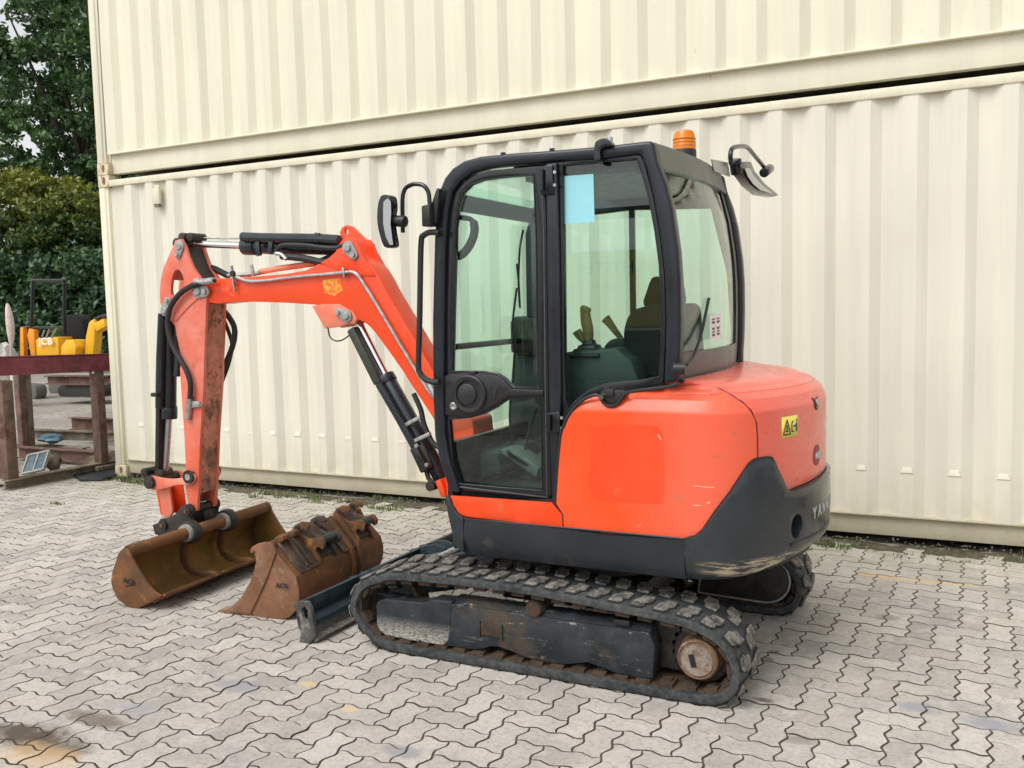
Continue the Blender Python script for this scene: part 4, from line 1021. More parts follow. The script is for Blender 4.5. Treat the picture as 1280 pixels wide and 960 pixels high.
def track_frame(yc, s):
    """s = +1: outer face towards -y"""
    yo = yc - s * .115; yi = yc + s * .06
    fr_ = MB()
    yi = yo + s * .10
    P = [(4.60, .262), (5.60, .259), (5.621, .205), (5.612, .058), (5.568, .051), (5.478, .051), (5.44, .056), (5.402, .066), (5.324, .080), (5.25, .062), (5.213, .053), (5.131, .052), (5.06, .054), (5.032, .058), (4.965, .074), (4.90, .084), (4.862, .082), (4.82, .066), (4.782, .055), (4.60, .050)]
    P = [(x, z + (.012 if z < .12 else 0)) for x, z in P]
    fr_.plate(P, yo, yi)
    f = fr_.obj('track_frame', FRAME, EX, .005)
    P2 = [(4.245, .205), (4.252, .222), (4.296, .242), (4.507, .250), (4.545, .262), (4.563, .273), (4.67, .276), (4.665, .255), (4.655, .15), (4.64, .075), (4.611, .050), (4.423, .049), (4.30, .053), (4.262, .070), (4.246, .10)]
    P2 = [(x, z + (.010 if z < .12 else 0)) for x, z in P2]
    b2 = MB(); b2.plate(P2, yo - s * .004, yi - s * .01); b2.obj('idler_guard', FRAMEF, EX, .009, 3)
    for q in [(4.324,0.066),(4.378,0.064),(4.489,0.067)]: MB().cyl((q[0], yo - s * .0055, q[1]), (q[0], yo + s * .01, q[1]), .006, n=10).obj('guard_bolt', BLACK, EX)
    e_ = yo + s * .0035; V = [(4.66, e_, .250), (4.66, yo + s * .04, .284), (4.66, yi, .284), (5.60, yi, .281), (5.60, yo + s * .04, .281), (5.60, e_, .250)]
    b4 = MB(); b4.add([V[0], V[1], V[2], V[3], V[4], V[5], (4.66, e_, .20), (4.66, yi - s * .004, .20), (5.60, yi - s * .004, .20), (5.60, e_, .20)], [(0, 5, 4, 1), (1, 4, 3, 2), (0, 1, 2, 7, 6), (5, 9, 8, 3, 4), (2, 3, 8, 7), (0, 6, 9, 5)]); b4.obj('frame_cap', FRAME, EX, .004)
    b5 = MB(); b5.bar((4.57, yo - s * .004, .30), (4.57, yi, .30), .10, .03); 
    q = [(4.863,0.169)][0]; b6 = MB(); b6.bb(q[0] - .05, q[0] + .05, yo - s * .006, yo + s * .01, q[1] - .028, q[1] + .028); b6.obj('grease_cover', MUD, EX, .003)
    for dx in (-.055, .055): b7 = MB(); b7.bb(q[0] + dx - .004, q[0] + dx + .004, yo - s * .010, yo + s * .01, q[1] - .034, q[1] + .034); b7.obj('cover_rib', FRAME, EX)
    q = [(5.479,0.292)][0]; b8 = MB(); b8.bb(q[0] - .035, q[0] + .035, yo + s * .001, yo + s * .03, q[1] - .02, q[1] + .004); b8.obj('slot', BLACK, EX, .003)
    # idler wheel
    b = MB(); C1 = (4.305, .198)
    b.lathe((C1[0], yc - .045, C1[1]), (0, 1, 0), [(0, .128), (.0, .142), (.02, .144), (.022, .134), (.068, .134), (.07, .144), (.09, .142), (.09, .128), (.07, .118), (.02, .118), (0, .128)], 36, cap=False)
    b.obj('idler_rim', MUD, EX)
    hs_ = [[(.0 + C1[0] + .086 * math.cos(a) + .018 * math.cos(t), C1[1] + .086 * math.sin(a) + .018 * math.sin(t)) for t in [i * math.pi / 6 for i in range(12)]] for a in [j * math.pi / 3 + .35 for j in range(6)]]
    b = MB(); b.plate([(C1[0] +   .130 * math.cos(a), C1[1] + .130 * math.sin(a)) for a in [i * math.pi / 18 for i in range(36)]], yc - .02, yc + .02, hs_); b.cyl((C1[0], yc - .06, C1[1]), (C1[0], yc + .06, C1[1]), .05, n=20); b.obj('idler_wheel', FRAME, EX)
    # rollers
    for q, r_ in (((4.713, 0), .05), ((5.117, 0), .05), ((5.517, 0), .05)):
        MB().lathe((q[0], yc - .095, .100), (0, 1, 0), [(0, .03), (.0, .055), (.04, .056), (.045, .035), (.145, .035), (.15, .056), (.19, .055), (.19, .03)], 24).obj('track_roller', MUD, EX)
    q = [(5.076,0.297)][0]
    b = MB(); b.lathe((q[0], yc - s * .125, q[1] - .004), (0, s, 0), [(0, .018), (.002, .034), (.02, .040), (.14, .040), (.15, .028)], 22); b.obj('carrier_roller', MUD, EX)
    b = MB(); b.bb(q[0] - .03, q[0] + .03, yc + .02, yc + .08, .27, q[1] - .01); b.obj('roller_bracket', DIRTY, EX, .004)
    # sprocket and travel motor
    C2 = (5.800, .176); b = MB(); teeth = []
    for i in range(21):
        a = 2 * math.pi * i / 21
        for da, r_ in ((-.10, .118), (-.055, .135), (.055, .135), (.10, .118)): teeth.append((C2[0] + r_ * math.cos(a + da), C2[1] + r_ * math.sin(a + da)))
    b.plate(teeth, yc - .015, yc + .015); b.obj('sprocket', MUD, EX)
    b = MB(); b.lathe((C2[0], yc - s * .12, C2[1]), (0, s, 0), [(0, 0), (0, .068), (.003, .0695), (.003, .073), (-.002, .076), (.006, .083), (.045, .085), (.055, .090), (.075, .095)], 36); MB().lathe((C2[0], yc - s * .045, C2[1]), (0, s, 0), [(0, .09), (0, .115), (.006, .120), (.03, .122)], 36).obj('hub_flange', DIRTY, EX)
    b.obj('drive_hub', rusty('rusty_hub', (.13, .075, .045), (.22, .13, .075), (.30, .22, .15), 9, .6), EX)
    MB().cyl((C2[0], yc - s * .1215, C2[1]), (C2[0], yc - s * .124, C2[1]), .064, n=30).obj('hub_cap', rusty('pitted_hub_cap', (.27, .23, .19), (.15, .095, .065), (.09, .042, .025), 26, .5), EX)
    MB().box((C2[0] - .018, yc - s * .1255, C2[1] - .003), (.022, .003, .052), Matrix.Rotation(R(-14) * s, 3, 'Y')).obj('hub_label', BLACKG, EX)
    for i in range(9):
        b = MB(); a = i * 2 * math.pi / 9; b.cyl((C2[0] + .103 * math.cos(a), yc - s * .05, C2[1] + .103 * math.sin(a)), (C2[0] + .103 * math.cos(a), yc - s * .03, C2[1] + .103 * math.sin(a)), .009, n=6)
        b.obj('hub_bolt', DIRTY, EX)
    b = MB(); b.plate([(5.56, .08), (5.72, .08), (5.84, .10), (5.88, .15), (5.88, .22), (5.84, .28), (5.72, .30), (5.56, .28)], yi, yi + s * .02); b.obj('motor_bracket', DIRTY, EX, .004)
    b = MB(); P = [(5.48, .315)] + [(5.785 + .128 * math.cos(a), .185 + .122 * math.sin(a)) for a in [math.pi / 2 - i * math.pi / 12 for i in range(13)]] + [(5.44, .075)]
    b.plate(P, yc + s * .06, yc + s * .135); b.obj('motor_guard', DIRTY, EX, .01)
    P2 = [(5.70 + (x - 5.70) * 1.06, .19 + (z - .19) * 1.08) for x, z in P]
    pts_ = [(x, yc + s * .137, z) for x, z in P]; MB().tube(pts_ + [pts_[0]], .006, 8, 0).obj('guard_edge', GREYPIN, EX)
track_frame(-2.78, 1)
before_ = set(EX.children)
track_frame(-1.56, -1)
far_ |= set(EX.children) - before_
for o_ in far_: o_.location.x += .045; o_.location.y -= .035
b = MB(); b.bb(4.75, 5.45, -2.50, -1.84, .22, .33); b.bb(4.80, 5.40, -2.66, -1.68, .24, .31); b.obj('undercarriage_beam', DIRTY, EX, .01)
for yy in (-2.50, -1.84): b = MB(); b.plate([(4.02, .10), (4.02, .20), (4.62, .345), (4.95, .35), (4.95, .24), (4.62, .235)], yy - .04, yy + .04); b.obj('blade_arm', BLADEM, EX, .008)
# dozer blade cylinder guard: light grey stepped cover
b = MB(); g0, g1 = [(4.081,-2.170,0.205),(4.309,-2.170,0.321)]; b.bar(g0, g1, .07, .03); b.obj('cylinder_guard', STEEL, EX, .006)
MB().cyl((3.9, YC, .16), (4.55, YC, .34), .035, n=16).obj('blade_cylinder', CYL, EX)
# ---------------------------------------------------------------- blade
BP = [(3.800, .205), (3.772, .165), (3.766, .12), (3.775, .07), (3.800, .02), (3.815, .006), (3.885, .006), (3.905, .030), (3.850, .040), (3.815, .075), (3.800, .11), (3.803, .15), (3.822, .192), (3.822, .205)]
b = MB(); b.plate([(x + .058, z) for x, z in BP], -2.975, -1.40); b.obj('dozer_blade', BLADEM, EX, .003)
b = MB(); b.plate([(3.86, .125), (3.885, .118), (3.918, .10), (3.925, .03), (3.90, .012), (3.87, .012)], -2.94, -1.44); b.obj('blade_stiffener', BLADEM, EX, .004)
for yy in (-2.995, -1.40):
    b = MB(); Q = [(3.828,0.177),(3.841,0.195),(3.866,0.208),(3.915,0.208),(3.933,0.178),(3.943,0.120),(3.950,0.082),(3.960,0.051),(3.893,-0.022),(3.873,-0.031),(3.838,-0.036),(3.856,0.009),(3.869,0.070),(3.862,0.121),(3.844,0.155)]
    hq = [(3.874,0.167),(3.895,0.185),(3.913,0.168),(3.913,0.128),(3.895,0.110),(3.879,0.132)]
    b.plate(Q, yy, yy + .022, [hq]); b.obj('blade_end_plate', steel_worn('worn_blade_edge', (.05, .05, .048), (.26, .23, .18), .5, .7, (6, 6, 6)) if yy < -2 else BLADEM, EX, .003)
for yy in (-2.52, -2.42, -1.92, -1.82): b = MB(); b.plate([(3.81, .19), (3.98, .24), (4.05, .22), (4.05, .10), (3.84, .06)], yy - .01, yy + .01); b.obj('blade_bracket', BLADEM, EX, .003)

# ================================================================== cab
Y0, Y1 = -2.80, -1.70           # near and far side planes of the cab
CAB = EX
def band(outer, inner): return list(outer) + list(inner)[::-1]
F_OUT = [(4.641,0.760),(4.587,0.912),(4.567,1.023),(4.563,1.188),(4.574,1.553),(4.597,1.911),(4.611,2.045),(4.628,2.122),(4.661,2.182),(4.703,2.220),(4.761,2.246),(4.841,2.258),(4.996,2.257),(5.219,2.250),(5.431,2.246),(5.587,2.248),(5.607,2.247),(5.623,2.240),(5.639,2.160),(5.671,2.076),(5.696,1.978),(5.719,1.811),(5.726,1.694),(5.727,1.536),(5.723,1.408),(5.715,1.290)]
F_IN = [(4.692,0.764),(4.642,0.915),(4.623,1.025),(4.620,1.190),(4.635,1.552),(4.656,1.908),(4.673,2.041),(4.696,2.117),(4.738,2.162),(4.799,2.193),(4.879,2.207),(4.995,2.208),(5.218,2.205),(5.431,2.198),(5.567,2.203),(5.589,2.149),(5.621,2.024),(5.649,1.855),(5.664,1.712),(5.667,1.537),(5.662,1.408),(5.654,1.276)]
b = MB(); b.plate(band(F_OUT, F_IN), -2.845, -2.775); b.obj('cab_frame', CABP, CAB, .014, 3, 40)
# door
DO = [(4.651,1.910),(4.664,2.044),(4.689,2.109),(4.731,2.151),(4.793,2.183),(4.873,2.197),(4.982,2.197),(5.137,2.195),(5.141,1.884),(5.137,1.544),(5.135,1.199),(5.138,0.753),(4.864,0.763),(4.625,0.771),(4.615,0.910),(4.613,1.040),(4.628,1.552)]
DH1 = [(4.687,1.801),(4.698,1.960),(4.716,2.061),(4.738,2.112),(4.784,2.144),(4.840,2.158),(4.943,2.162),(5.088,2.160),(5.093,1.886),(5.088,1.545),(5.089,1.254),(4.965,1.252),(4.946,1.269),(4.926,1.290),(4.887,1.311),(4.815,1.321),(4.658,1.321),(4.670,1.551)]
DH2 = [(4.634,1.101),(4.689,1.105),(4.751,1.114),(4.826,1.135),(4.875,1.158),(4.912,1.182),(4.948,1.202),(5.095,1.209),(5.098,0.988),(5.097,0.801),(4.885,0.801),(4.662,0.805),(4.645,0.930)]
b = MB(); b.plate(DO, -2.822, -2.79, [DH1, DH2]); DOOR = b.obj('door', BLACKG, CAB, .003)
for H_, nm in ((DH1, 'upper'), (DH2, 'lower')):
    c = cen(H_, range(len(H_))); P = [(c[0] + (x - c[0]) * 1.03, c[1] + (z - c[1]) * 1.02) for x, z in H_]
    b = MB(); b.plate(P, -2.803, -2.798); b.obj('door_pane', GLASS, DOOR, smooth=0)
# inner gasket lines
for P in (DH1, DH2):
    MB().tube([(x, -2.8225, z) for x, z in P] + [(P[0][0], -2.8225, P[0][1])], .0035, 6, 0).obj('gasket', BLACK, DOOR)
MB().tube([(4.632,-2.823,0.793),(4.787,-2.823,0.785),(4.948,-2.823,0.780),(5.120,-2.823,0.773),(5.121,-2.823,0.991),(5.122,-2.823,1.200),(5.126,-2.823,1.544),(5.130,-2.823,1.884),(5.129,-2.823,2.178)], .004, 6, 0).obj('door_seal', plain('seal_grey', (.06, .06, .06), .5), DOOR)
# lock panel with the round recessed handle
b = MB(); b.plate([(4.624,1.298),(4.667,1.310),(4.725,1.312),(4.823,1.310),(4.891,1.303),(4.922,1.291),(4.941,1.272),(4.964,1.245),(5.115,1.244),(5.116,1.221),(4.956,1.216),(4.924,1.200),(4.879,1.174),(4.830,1.151),(4.760,1.133),(4.698,1.123),(4.622,1.119)], -2.834, -2.8225); b.obj('lock_panel', BLACK, DOOR, .004)
q = [(4.753,1.219)][0]
b = MB(); b.lathe((q[0], -2.835, q[1]), (0, -1, 0), [(0, .086), (.008, .086), (.012, .080), (.010, .064), (-.004, .060)], 36); b.obj('handle_ring', BLACK, DOOR)
b = MB(); b.lathe((q[0] - .012, -2.836, q[1]), (0, -1, 0), [(0, .048), (.006, .047), (.009, .040), (.009, 0)], 30); b.obj('door_handle', plain('handle_black', (.02, .02, .022), .35, 0, .1, .05), DOOR)
q = [(4.671,1.163)][0]; MB().lathe((q[0], -2.834, q[1]), (0, -1, 0), [(0, .018), (.008, .018), (.010, .012), (.004, .006), (.004, 0)], 20).obj('key_lock', STEEL, DOOR)
q = [(4.883,1.235)][0]
for dx, dz, r_ in ((-.022, .018, .005), (0, 0, .010), (.020, .016, .005), (-.002, -.026, .005)): MB().cyl((q[0] + dx, -2.834, q[1] + dz), (q[0] + dx, -2.839, q[1] + dz), r_, n=10).obj('screw', DIRTY, DOOR)
q = [(4.769,1.315)][0]; MB().box((q[0], -2.83, q[1]), (.035, .02, .015)).obj('window_latch', BLACK, DOOR, .003)
# rear side window
WO = [(5.145,2.195),(5.145,2.208),(5.208,2.209),(5.421,2.202),(5.558,2.207),(5.581,2.153),(5.613,2.027),(5.641,1.857),(5.656,1.713),(5.659,1.536),(5.654,1.407),(5.646,1.264),(5.611,1.257),(5.546,1.247),(5.501,1.240),(5.476,1.228),(5.458,1.200),(5.433,1.180),(5.405,1.179),(5.383,1.192),(5.373,1.212),(5.355,1.223),(5.323,1.218),(5.286,1.198),(5.252,1.168),(5.222,1.129),(5.202,1.091),(5.186,1.045),(5.168,0.887),(5.156,0.752),(5.140,0.751),(5.137,1.200),(5.139,1.544),(5.143,1.884)]
WH = [(5.222,2.188),(5.351,2.188),(5.544,2.185),(5.567,2.116),(5.593,2.019),(5.616,1.890),(5.632,1.762),(5.638,1.601),(5.637,1.439),(5.628,1.309),(5.546,1.292),(5.477,1.286),(5.396,1.276),(5.341,1.255),(5.309,1.239),(5.260,1.202),(5.226,1.164),(5.216,1.201),(5.213,1.407),(5.219,1.879)]
b = MB(); b.plate(WO, -2.822, -2.79, [WH]); SW = b.obj('rear_side_window', BLACKG, CAB, .002)
c = cen(WH, range(len(WH))); b = MB(); b.plate([(c[0] + (x - c[0]) * 1.02, c[1] + (z - c[1]) * 1.02) for x, z in WH], -2.803, -2.798); b.obj('window_pane', GLASS, SW, smooth=0)
b = MB(); b.plate([(5.152,2.199),(5.203,2.198),(5.207,1.879),(5.205,1.543),(5.203,1.237),(5.194,1.099),(5.176,0.942),(5.161,0.759),(5.149,0.759),(5.150,1.201),(5.152,1.544),(5.154,1.882)], -2.842, -2.8225); b.obj('door_pillar', CABP, CAB, .006, 3)
for P, hp in (([(5.131,2.188),(5.190,2.190),(5.191,2.071),(5.132,2.069)], [(5.143,-2.862,2.173),(5.141,-2.862,2.087)]), ([(5.140,1.148),(5.200,1.157),(5.202,1.067),(5.142,1.058)], [(5.153,-2.862,1.143),(5.152,-2.862,1.071)])):
    b = MB(); b.plate(P, -2.855, -2.8425); hg = b.obj('hinge', BLACKG, CAB, .004)
    b = MB(); b.cyl(hp[0], hp[1], .011, n=12); b.obj('hinge_pin', BLACKG, hg)
    for t in (.18, .8): 
        pc = Vector(hp[0]).lerp(Vector(hp[1]), t) + Vector((.06, .004, 0)); MB().cyl(pc, pc + Vector((0, -.006, 0)), .007, n=8).obj('hinge_bolt', STEEL, hg)
b = MB(); b.plate([(5.213,2.146),(5.352,2.144),(5.354,1.947),(5.217,1.947)], -2.8045, -2.8035); b.obj('notice_sheet', CYAN, SW, smooth=0, label='pale blue notice sheet stuck to the side glass')
def screen(P, ya, yb, th=.004):
    vs = [(x, y, z) for x, z in P for y in (ya, yb)] + [(x + th, y, z) for x, z in P for y in (ya, yb)]; n = len(P); o = 2 * n
    fs = [(2 * i, 2 * i + 1, 2 * i + 3, 2 * i + 2) for i in range(n - 1)] + [(o + 2 * i, o + 2 * i + 2, o + 2 * i + 3, o + 2 * i + 1) for i in range(n - 1)]
    fs += [(2 * i, 2 * i + 2, o + 2 * i + 2, o + 2 * i) for i in range(n - 1)] + [(2 * i + 1, o + 2 * i + 1, o + 2 * i + 3, 2 * i + 3) for i in range(n - 1)]
    return MB().add(vs, fs)
# roof
NR = 40
roof_all = [(4.635,2.125),(4.654,2.177),(4.696,2.215),(4.754,2.238),(4.835,2.250),(4.976,2.251),(5.202,2.246),(5.416,2.242),(5.580,2.242)]
roof_out = roof_all[5:]
screen(roof_all[:6], Y0 + .04, Y1 - .04).obj('roof_pane', GLASS, CAB)
b = MB(); b.bb(roof_all[5][0] - .01, roof_all[5][0] + .03, Y0 + .03, Y1 - .03, roof_all[5][1] - .05, roof_all[5][1] - .005); b.obj('roof_crossbar', CABP, CAB, .004)
vs = []; fs = []; 
ys = [Y0 + .0, Y0 + .06, Y0 + .12] + [Y0 + .12 + (Y1 - Y0 - .24) * k / 6 for k in range(1, 7)] + [Y1 - .06, Y1]
for j, y in enumerate(ys):
    e = min(j, len(ys) - 1 - j); dz = (-.012, .004, .014)[min(e, 2)]
    for x, z in roof_out: vs.append((x, y, z + dz))
m = len(roof_out)
for j in range(len(ys) - 1):
    for i in range(m - 1): a = j * m + i; fs.append((a, a + 1, a + m + 1, a + m))
# leave the sunroof opening
def rf_ok(f):
    cx = sum(vs[i][0] for i in f) / 4; cy = sum(vs[i][1] for i in f) / 4; return not (4.66 < cx < 4.86 and Y0 + .12 < cy < Y1 - .12)
MB().add(vs, fs).obj('roof', CABP, CAB, solid=.03)
b = MB(); b.bb(5.0, 5.5, Y0 + .08, Y1 - .08, 2.15, 2.17); b.obj('headliner', INTER, CAB)
# far side frame and window
farx = -.0
FO = [(x, z) for x, z in F_OUT]; 
c_front = 4.60
far_outer = band(F_OUT, F_IN)
b = MB(); b.plate(far_outer, Y1 - .03, Y1 + .03); b.obj('cab_frame', CABP, CAB, .012, 2, 40)
FW = [(4.585, .78), (4.57, 1.1), (4.58, 1.6), (4.60, 2.0), (4.66, 2.16), (4.80, 2.22), (5.55, 2.25), (5.68, 1.95), (5.72, 1.7), (5.72, 1.28), (5.72, .78)]
fh1 = [(4.72, 1.22), (5.12, 1.20), (5.12, 2.10), (4.72, 2.08)]
fh2 = [(5.15, 1.205), (5.64, 1.19), (5.66, 1.45), (5.64, 1.75), (5.56, 2.08), (5.15, 2.10)]
b = MB(); b.plate(FW, Y1 - .012, Y1 + .012, [fh1, fh2]); FP = b.obj('far_side_wall', BLACKG, CAB, .002)
for H_ in (fh1, fh2): b = MB(); b.plate(H_, Y1 - .003, Y1 + .002); b.obj('window_pane', GLASS, FP, smooth=0)
# windscreen: surface running across, with header, sill and side posts
FR = [(4.632,0.804),(4.597,0.907),(4.575,1.017),(4.573,1.185),(4.586,1.552),(4.607,1.913),(4.620,2.037),(4.635,2.115),(4.657,2.166)]
scr = screen([(p[0], p[1]) for p in FR if p[1] > .98], Y0 + .03, Y1 - .03).obj('windscreen', GLASS, CAB)
FRx = lambda z: interp(z, sorted([(p[1], p[0]) for p in FR]))
for z, h_, nm in ((1.425, .028, 'windscreen_bottom_bar'), (2.085, .075, 'windscreen_header')):
    b = MB(); b.bb(FRx(z) + .008, FRx(z) + .04, Y0 + .04, Y1 - .04, z - h_ / 2, z + h_ / 2); b.obj(nm, BLACKG if z < 2 else INTER, CAB, .004)
b = MB(); b.bb(FRx(.95) - .004, FRx(.95) + .03, Y0 + .03, Y1 - .03, .72, .985); b.obj('front_lower_panel', BLACKG, CAB, .004)
b = MB(); b.plate([(FRx(1.0) + .0, .80), (FRx(1.0) + .0, 1.0), (4.575, 1.4), (4.58, 2.0), (4.64, 2.16), (4.74, 2.16), (4.70, 2.05), (4.69, 1.4), (4.72, .80)], Y1 - .16, Y1 - .013); b.obj('front_post', BLACKG, CAB, .004)
# rear glass: curved, between the two rear pillars
RG = [(5.633,2.153),(5.652,2.084),(5.678,1.984),(5.701,1.814),(5.708,1.695),(5.709,1.535),(5.706,1.405),(5.698,1.278)]
RG = [(x - .012, z) for x, z in RG]
def rearscreen(P, ya, yb, bul, n=10, th=.005):
    vs = []; fs = []; m = n + 1
    for k in (0, 1):
        for x, z in P:
            for j in range(m): t = j / n; vs.append((x + bul * math.sin(math.pi * t) - k * th, ya + (yb - ya) * t, z))
    L = len(P)
    for k in (0, 1):
        for i in range(L - 1):
            for j in range(n): a = k * L * m + i * m + j; fs.append((a, a + 1, a + m + 1, a + m) if k else (a, a + m, a + m + 1, a + 1))
    return MB().add(vs, fs)
def sub(P, za, zb):
    Q = sorted(P, key=lambda p: p[1]); zs = [za + (zb - za) * i / 10 for i in range(11)]; T = [(p[1], p[0]) for p in Q]
    return [(interp(z, T), z) for z in zs]
BUL = .05
rearscreen(sub(RG, 1.285, 2.145), Y0 + .03, Y1 - .03, BUL).obj('rear_pane', GLASS, CAB)
FRIT = GREYF
b = rearscreen(sub([(x + .0065, z) for x, z in RG], 1.285, 1.40), Y0 + .03, Y1 - .03, BUL, 12, .003); b.obj('pane_border', FRIT, CAB)
b = rearscreen(sub([(x + .0065, z) for x, z in RG], 1.40, 2.15), Y1 - .17, Y1 - .03, .0, 3, .003)
for i, v in enumerate(b.v):
    t = (v[1] - (Y0 + .03)) / (Y1 - Y0 - .06); b.v[i] = (v[0] + BUL * math.sin(math.pi * t), v[1], v[2])
b.obj('pane_border', FRIT, CAB)
b = rearscreen(sub([(x + .0065, z) for x, z in RG], 1.40, 2.15), Y0 + .03, Y0 + .055, .0, 3, .003); b.obj('pane_border', FRIT, CAB)
MB().tube([(x + .012, Y1 - .02, z) for x, z in RG], .013, 8, 2).obj('rear_post_trim', BLACK, CAB)
MB().tube([(5.70 + BUL * math.sin(math.pi * t) * 1.0 + .005, Y0 + .02 + (Y1 - Y0 - .04) * t, 1.288) for t in [i / 12 for i in range(13)]], .012, 8, 0).obj('rear_seal', BLACK, CAB)
# rear visor / fascia
V = [(5.611,2.250),(5.639,2.143)]; (xa, za), (xb, zb) = V
vs = []; n = 10
for j in range(n + 1):
    t = j / n; y = Y0 + .01 + (Y1 - Y0 - .02) * t; bb_ = BUL * .8 * math.sin(math.pi * t)
    vs += [(xa - .02 + bb_, y, za + .004), (xa + .004 + bb_, y, za - .004), (xb + .004 + bb_, y, zb), (xb - .02 + bb_, y, zb - .004)]
fs = [(4 * j + k, 4 * j + (k + 1) % 4, 4 * j + 4 + (k + 1) % 4, 4 * j + 4 + k) for j in range(n) for k in range(4)] + [(0, 1, 2, 3), (4 * n + 3, 4 * n + 2, 4 * n + 1, 4 * n)]
MB().add(vs, fs).obj('rear_visor', GREYF, CAB)
b = MB(); b.bb(5.10, 5.56, Y0 + .06, Y1 - .06, 2.205, 2.225); b.obj('roof_liner', BLACK, CAB)
# wiper on the rear glass
wp = [(5.742,-2.896,1.345),(5.742,-2.816,1.356),(5.742,-2.721,1.382),(5.742,-2.596,1.463),(5.742,-2.461,1.620)]
MB().tube(wp[1:], .007, 8, 4).obj('wiper', BLACK, CAB)
MB().cyl((wp[0][0] - .03, wp[0][1], wp[0][2]), (wp[0][0] + .015, wp[0][1] + .01, wp[0][2]), .024, n=14).obj('wiper_motor_cap', BLACK, CAB)
lb = [(5.757,-2.507,1.548),(5.757,-2.311,1.553),(5.757,-2.306,1.441),(5.757,-2.503,1.435)]
b = MB(); b.add(lb, [(0, 1, 2, 3)]); LB = b.obj('paper_label', WHITE, CAB, smooth=0, solid=.001)
for k in range(6):
    a, d = Vector(lb[0]), Vector(lb[3]); r_ = Vector(lb[1]) - a
    for c0, c1 in ((.18, .40), (.60, .82)):
        if (k * 7 + int(c0 * 10)) % 5 == 0: continue
        p = a.lerp(d, .18 + k * .12); b = MB(); b.bar(p + r_ * c0 + Vector((.002, 0, 0)), p + r_ * c1 + Vector((.002, 0, 0)), .001, .006 + .004 * (k % 2)); b.obj('label_print', BLACK, LB)
# roof clamp, beacon
b = MB(); b.plate(sm([(5.383,2.187),(5.384,2.248),(5.398,2.266),(5.429,2.272),(5.453,2.254),(5.453,2.238),(5.425,2.237),(5.408,2.223),(5.407,2.182)], 3), -2.87, -2.82); b.obj('roof_clamp', BLACKG, CAB, .004)
q = [(5.442,2.264)][0]; MB().cyl((q[0], -2.85, q[1] - .02), (q[0], -2.85, q[1] + .012), .014, n=10).obj('clamp_bolt', STEEL, CAB)
for px_ in [(4.944,2.259),(5.174,2.254)]: MB().cyl((px_[0], -2.82, px_[1] - .01), (px_[0], -2.82, px_[1] + .008), .012, n=8).obj('roof_bolt', BLACK, CAB)
bc = [(5.579,2.294),(5.580,2.384),(5.527,2.328),(5.631,2.304)]
bx, bz = bc[0][0], bc[0][1]; ht = bc[1][1] - bz; rad = (bc[3][0] - bc[2][0]) / 2
MB().lathe((bx, -2.25, bz - .05), (0, 0, 1), [(0, rad * 1.05), (.045, rad * 1.05), (.052, rad)], 28).obj('beacon_base', BLACK, CAB)
MB().lathe((bx, -2.25, bz), (0, 0, 1), [(0, rad), (ht * .3, rad), (ht * .34, rad * .97), (ht * .72, rad * .93), (ht * .93, rad * .78), (ht, rad * .45), (ht + .003, 0)], 28).obj('beacon', AMBER, CAB, label='amber rotating beacon on the cab roof')
for k in range(1, 4): MB().lathe((bx, -2.25, bz + ht * .17 * k), (0, 0, 1), [(0, rad * .99), (.004, rad * 1.015), (.008, rad * .99)], 28).obj('beacon_ring', AMBER, CAB)
# front mirror
def mirror_head(P, y0, y1, nm='mirror'):
    b = MB(); b.plate(P, y0, y1); return b.obj(nm, BLACKG, CAB, .008, 3)
mp = sm([(4.413,2.106),(4.452,2.109),(4.466,2.092),(4.468,2.046),(4.456,2.001),(4.462,1.941),(4.471,1.895),(4.459,1.879),(4.423,1.883),(4.404,1.930),(4.391,1.988),(4.394,2.051)], 2)
MB().plate([(x, z) for x, z in mp], -2.985, -2.93).obj('mirror', BLACKG, CAB, .008, 3)
g_ = [(4.432,2.080),(4.456,2.094),(4.468,2.078),(4.470,2.032),(4.464,1.981),(4.470,1.924),(4.475,1.889),(4.456,1.890),(4.436,1.930),(4.426,1.983),(4.428,2.046)]
b = MB(); b.plate(g_, -2.9885, -2.9855); b.obj('mirror_face', MIRROR, CAB)
MB().tube([(4.456,-2.950,1.998),(4.519,-2.950,1.990)], .026, 12, 0).obj('mirror_knuckle', BLACK, CAB, .004)
MB().tube([(4.470,-2.900,1.947),(4.472,-2.900,2.050),(4.476,-2.900,2.110),(4.492,-2.900,2.142),(4.522,-2.900,2.155),(4.556,-2.900,2.156),(4.589,-2.900,2.145),(4.610,-2.900,2.117),(4.615,-2.900,2.075),(4.616,-2.900,2.040)], .010, 10, 4).obj('mirror_arm', BLACKG, CAB)
b = MB(); b.plate([(4.583,2.058),(4.627,2.062),(4.624,1.968),(4.582,1.967)], -2.92, -2.85); b.plate([(4.615,2.063),(4.646,2.134),(4.662,2.129),(4.647,2.040),(4.637,1.977),(4.616,1.986)], -2.89, -2.86); b.obj('mirror_bracket', BLACK, CAB, .006)
MB().tube([(4.648,-2.880,1.938),(4.602,-2.880,1.943),(4.568,-2.880,1.932),(4.553,-2.880,1.908),(4.543,-2.880,1.770),(4.531,-2.880,1.555),(4.517,-2.880,1.356),(4.524,-2.880,1.316),(4.549,-2.880,1.289),(4.590,-2.880,1.275),(4.624,-2.880,1.277)], .0135, 10, 4).obj('grab_rail', BLACK, CAB)
# second small mirror seen through the door glass (far front corner)
MB().tube([(4.626,-2.740,2.031),(4.655,-2.740,2.022),(4.680,-2.740,2.013),(4.729,-2.740,2.003),(4.749,-2.740,1.973),(4.744,-2.740,1.927),(4.713,-2.740,1.875),(4.674,-2.740,1.844),(4.641,-2.740,1.842)], lambda t: .012 + .008 * (t > .45), 10, 3).obj('inner_hook', BLACK, CAB)
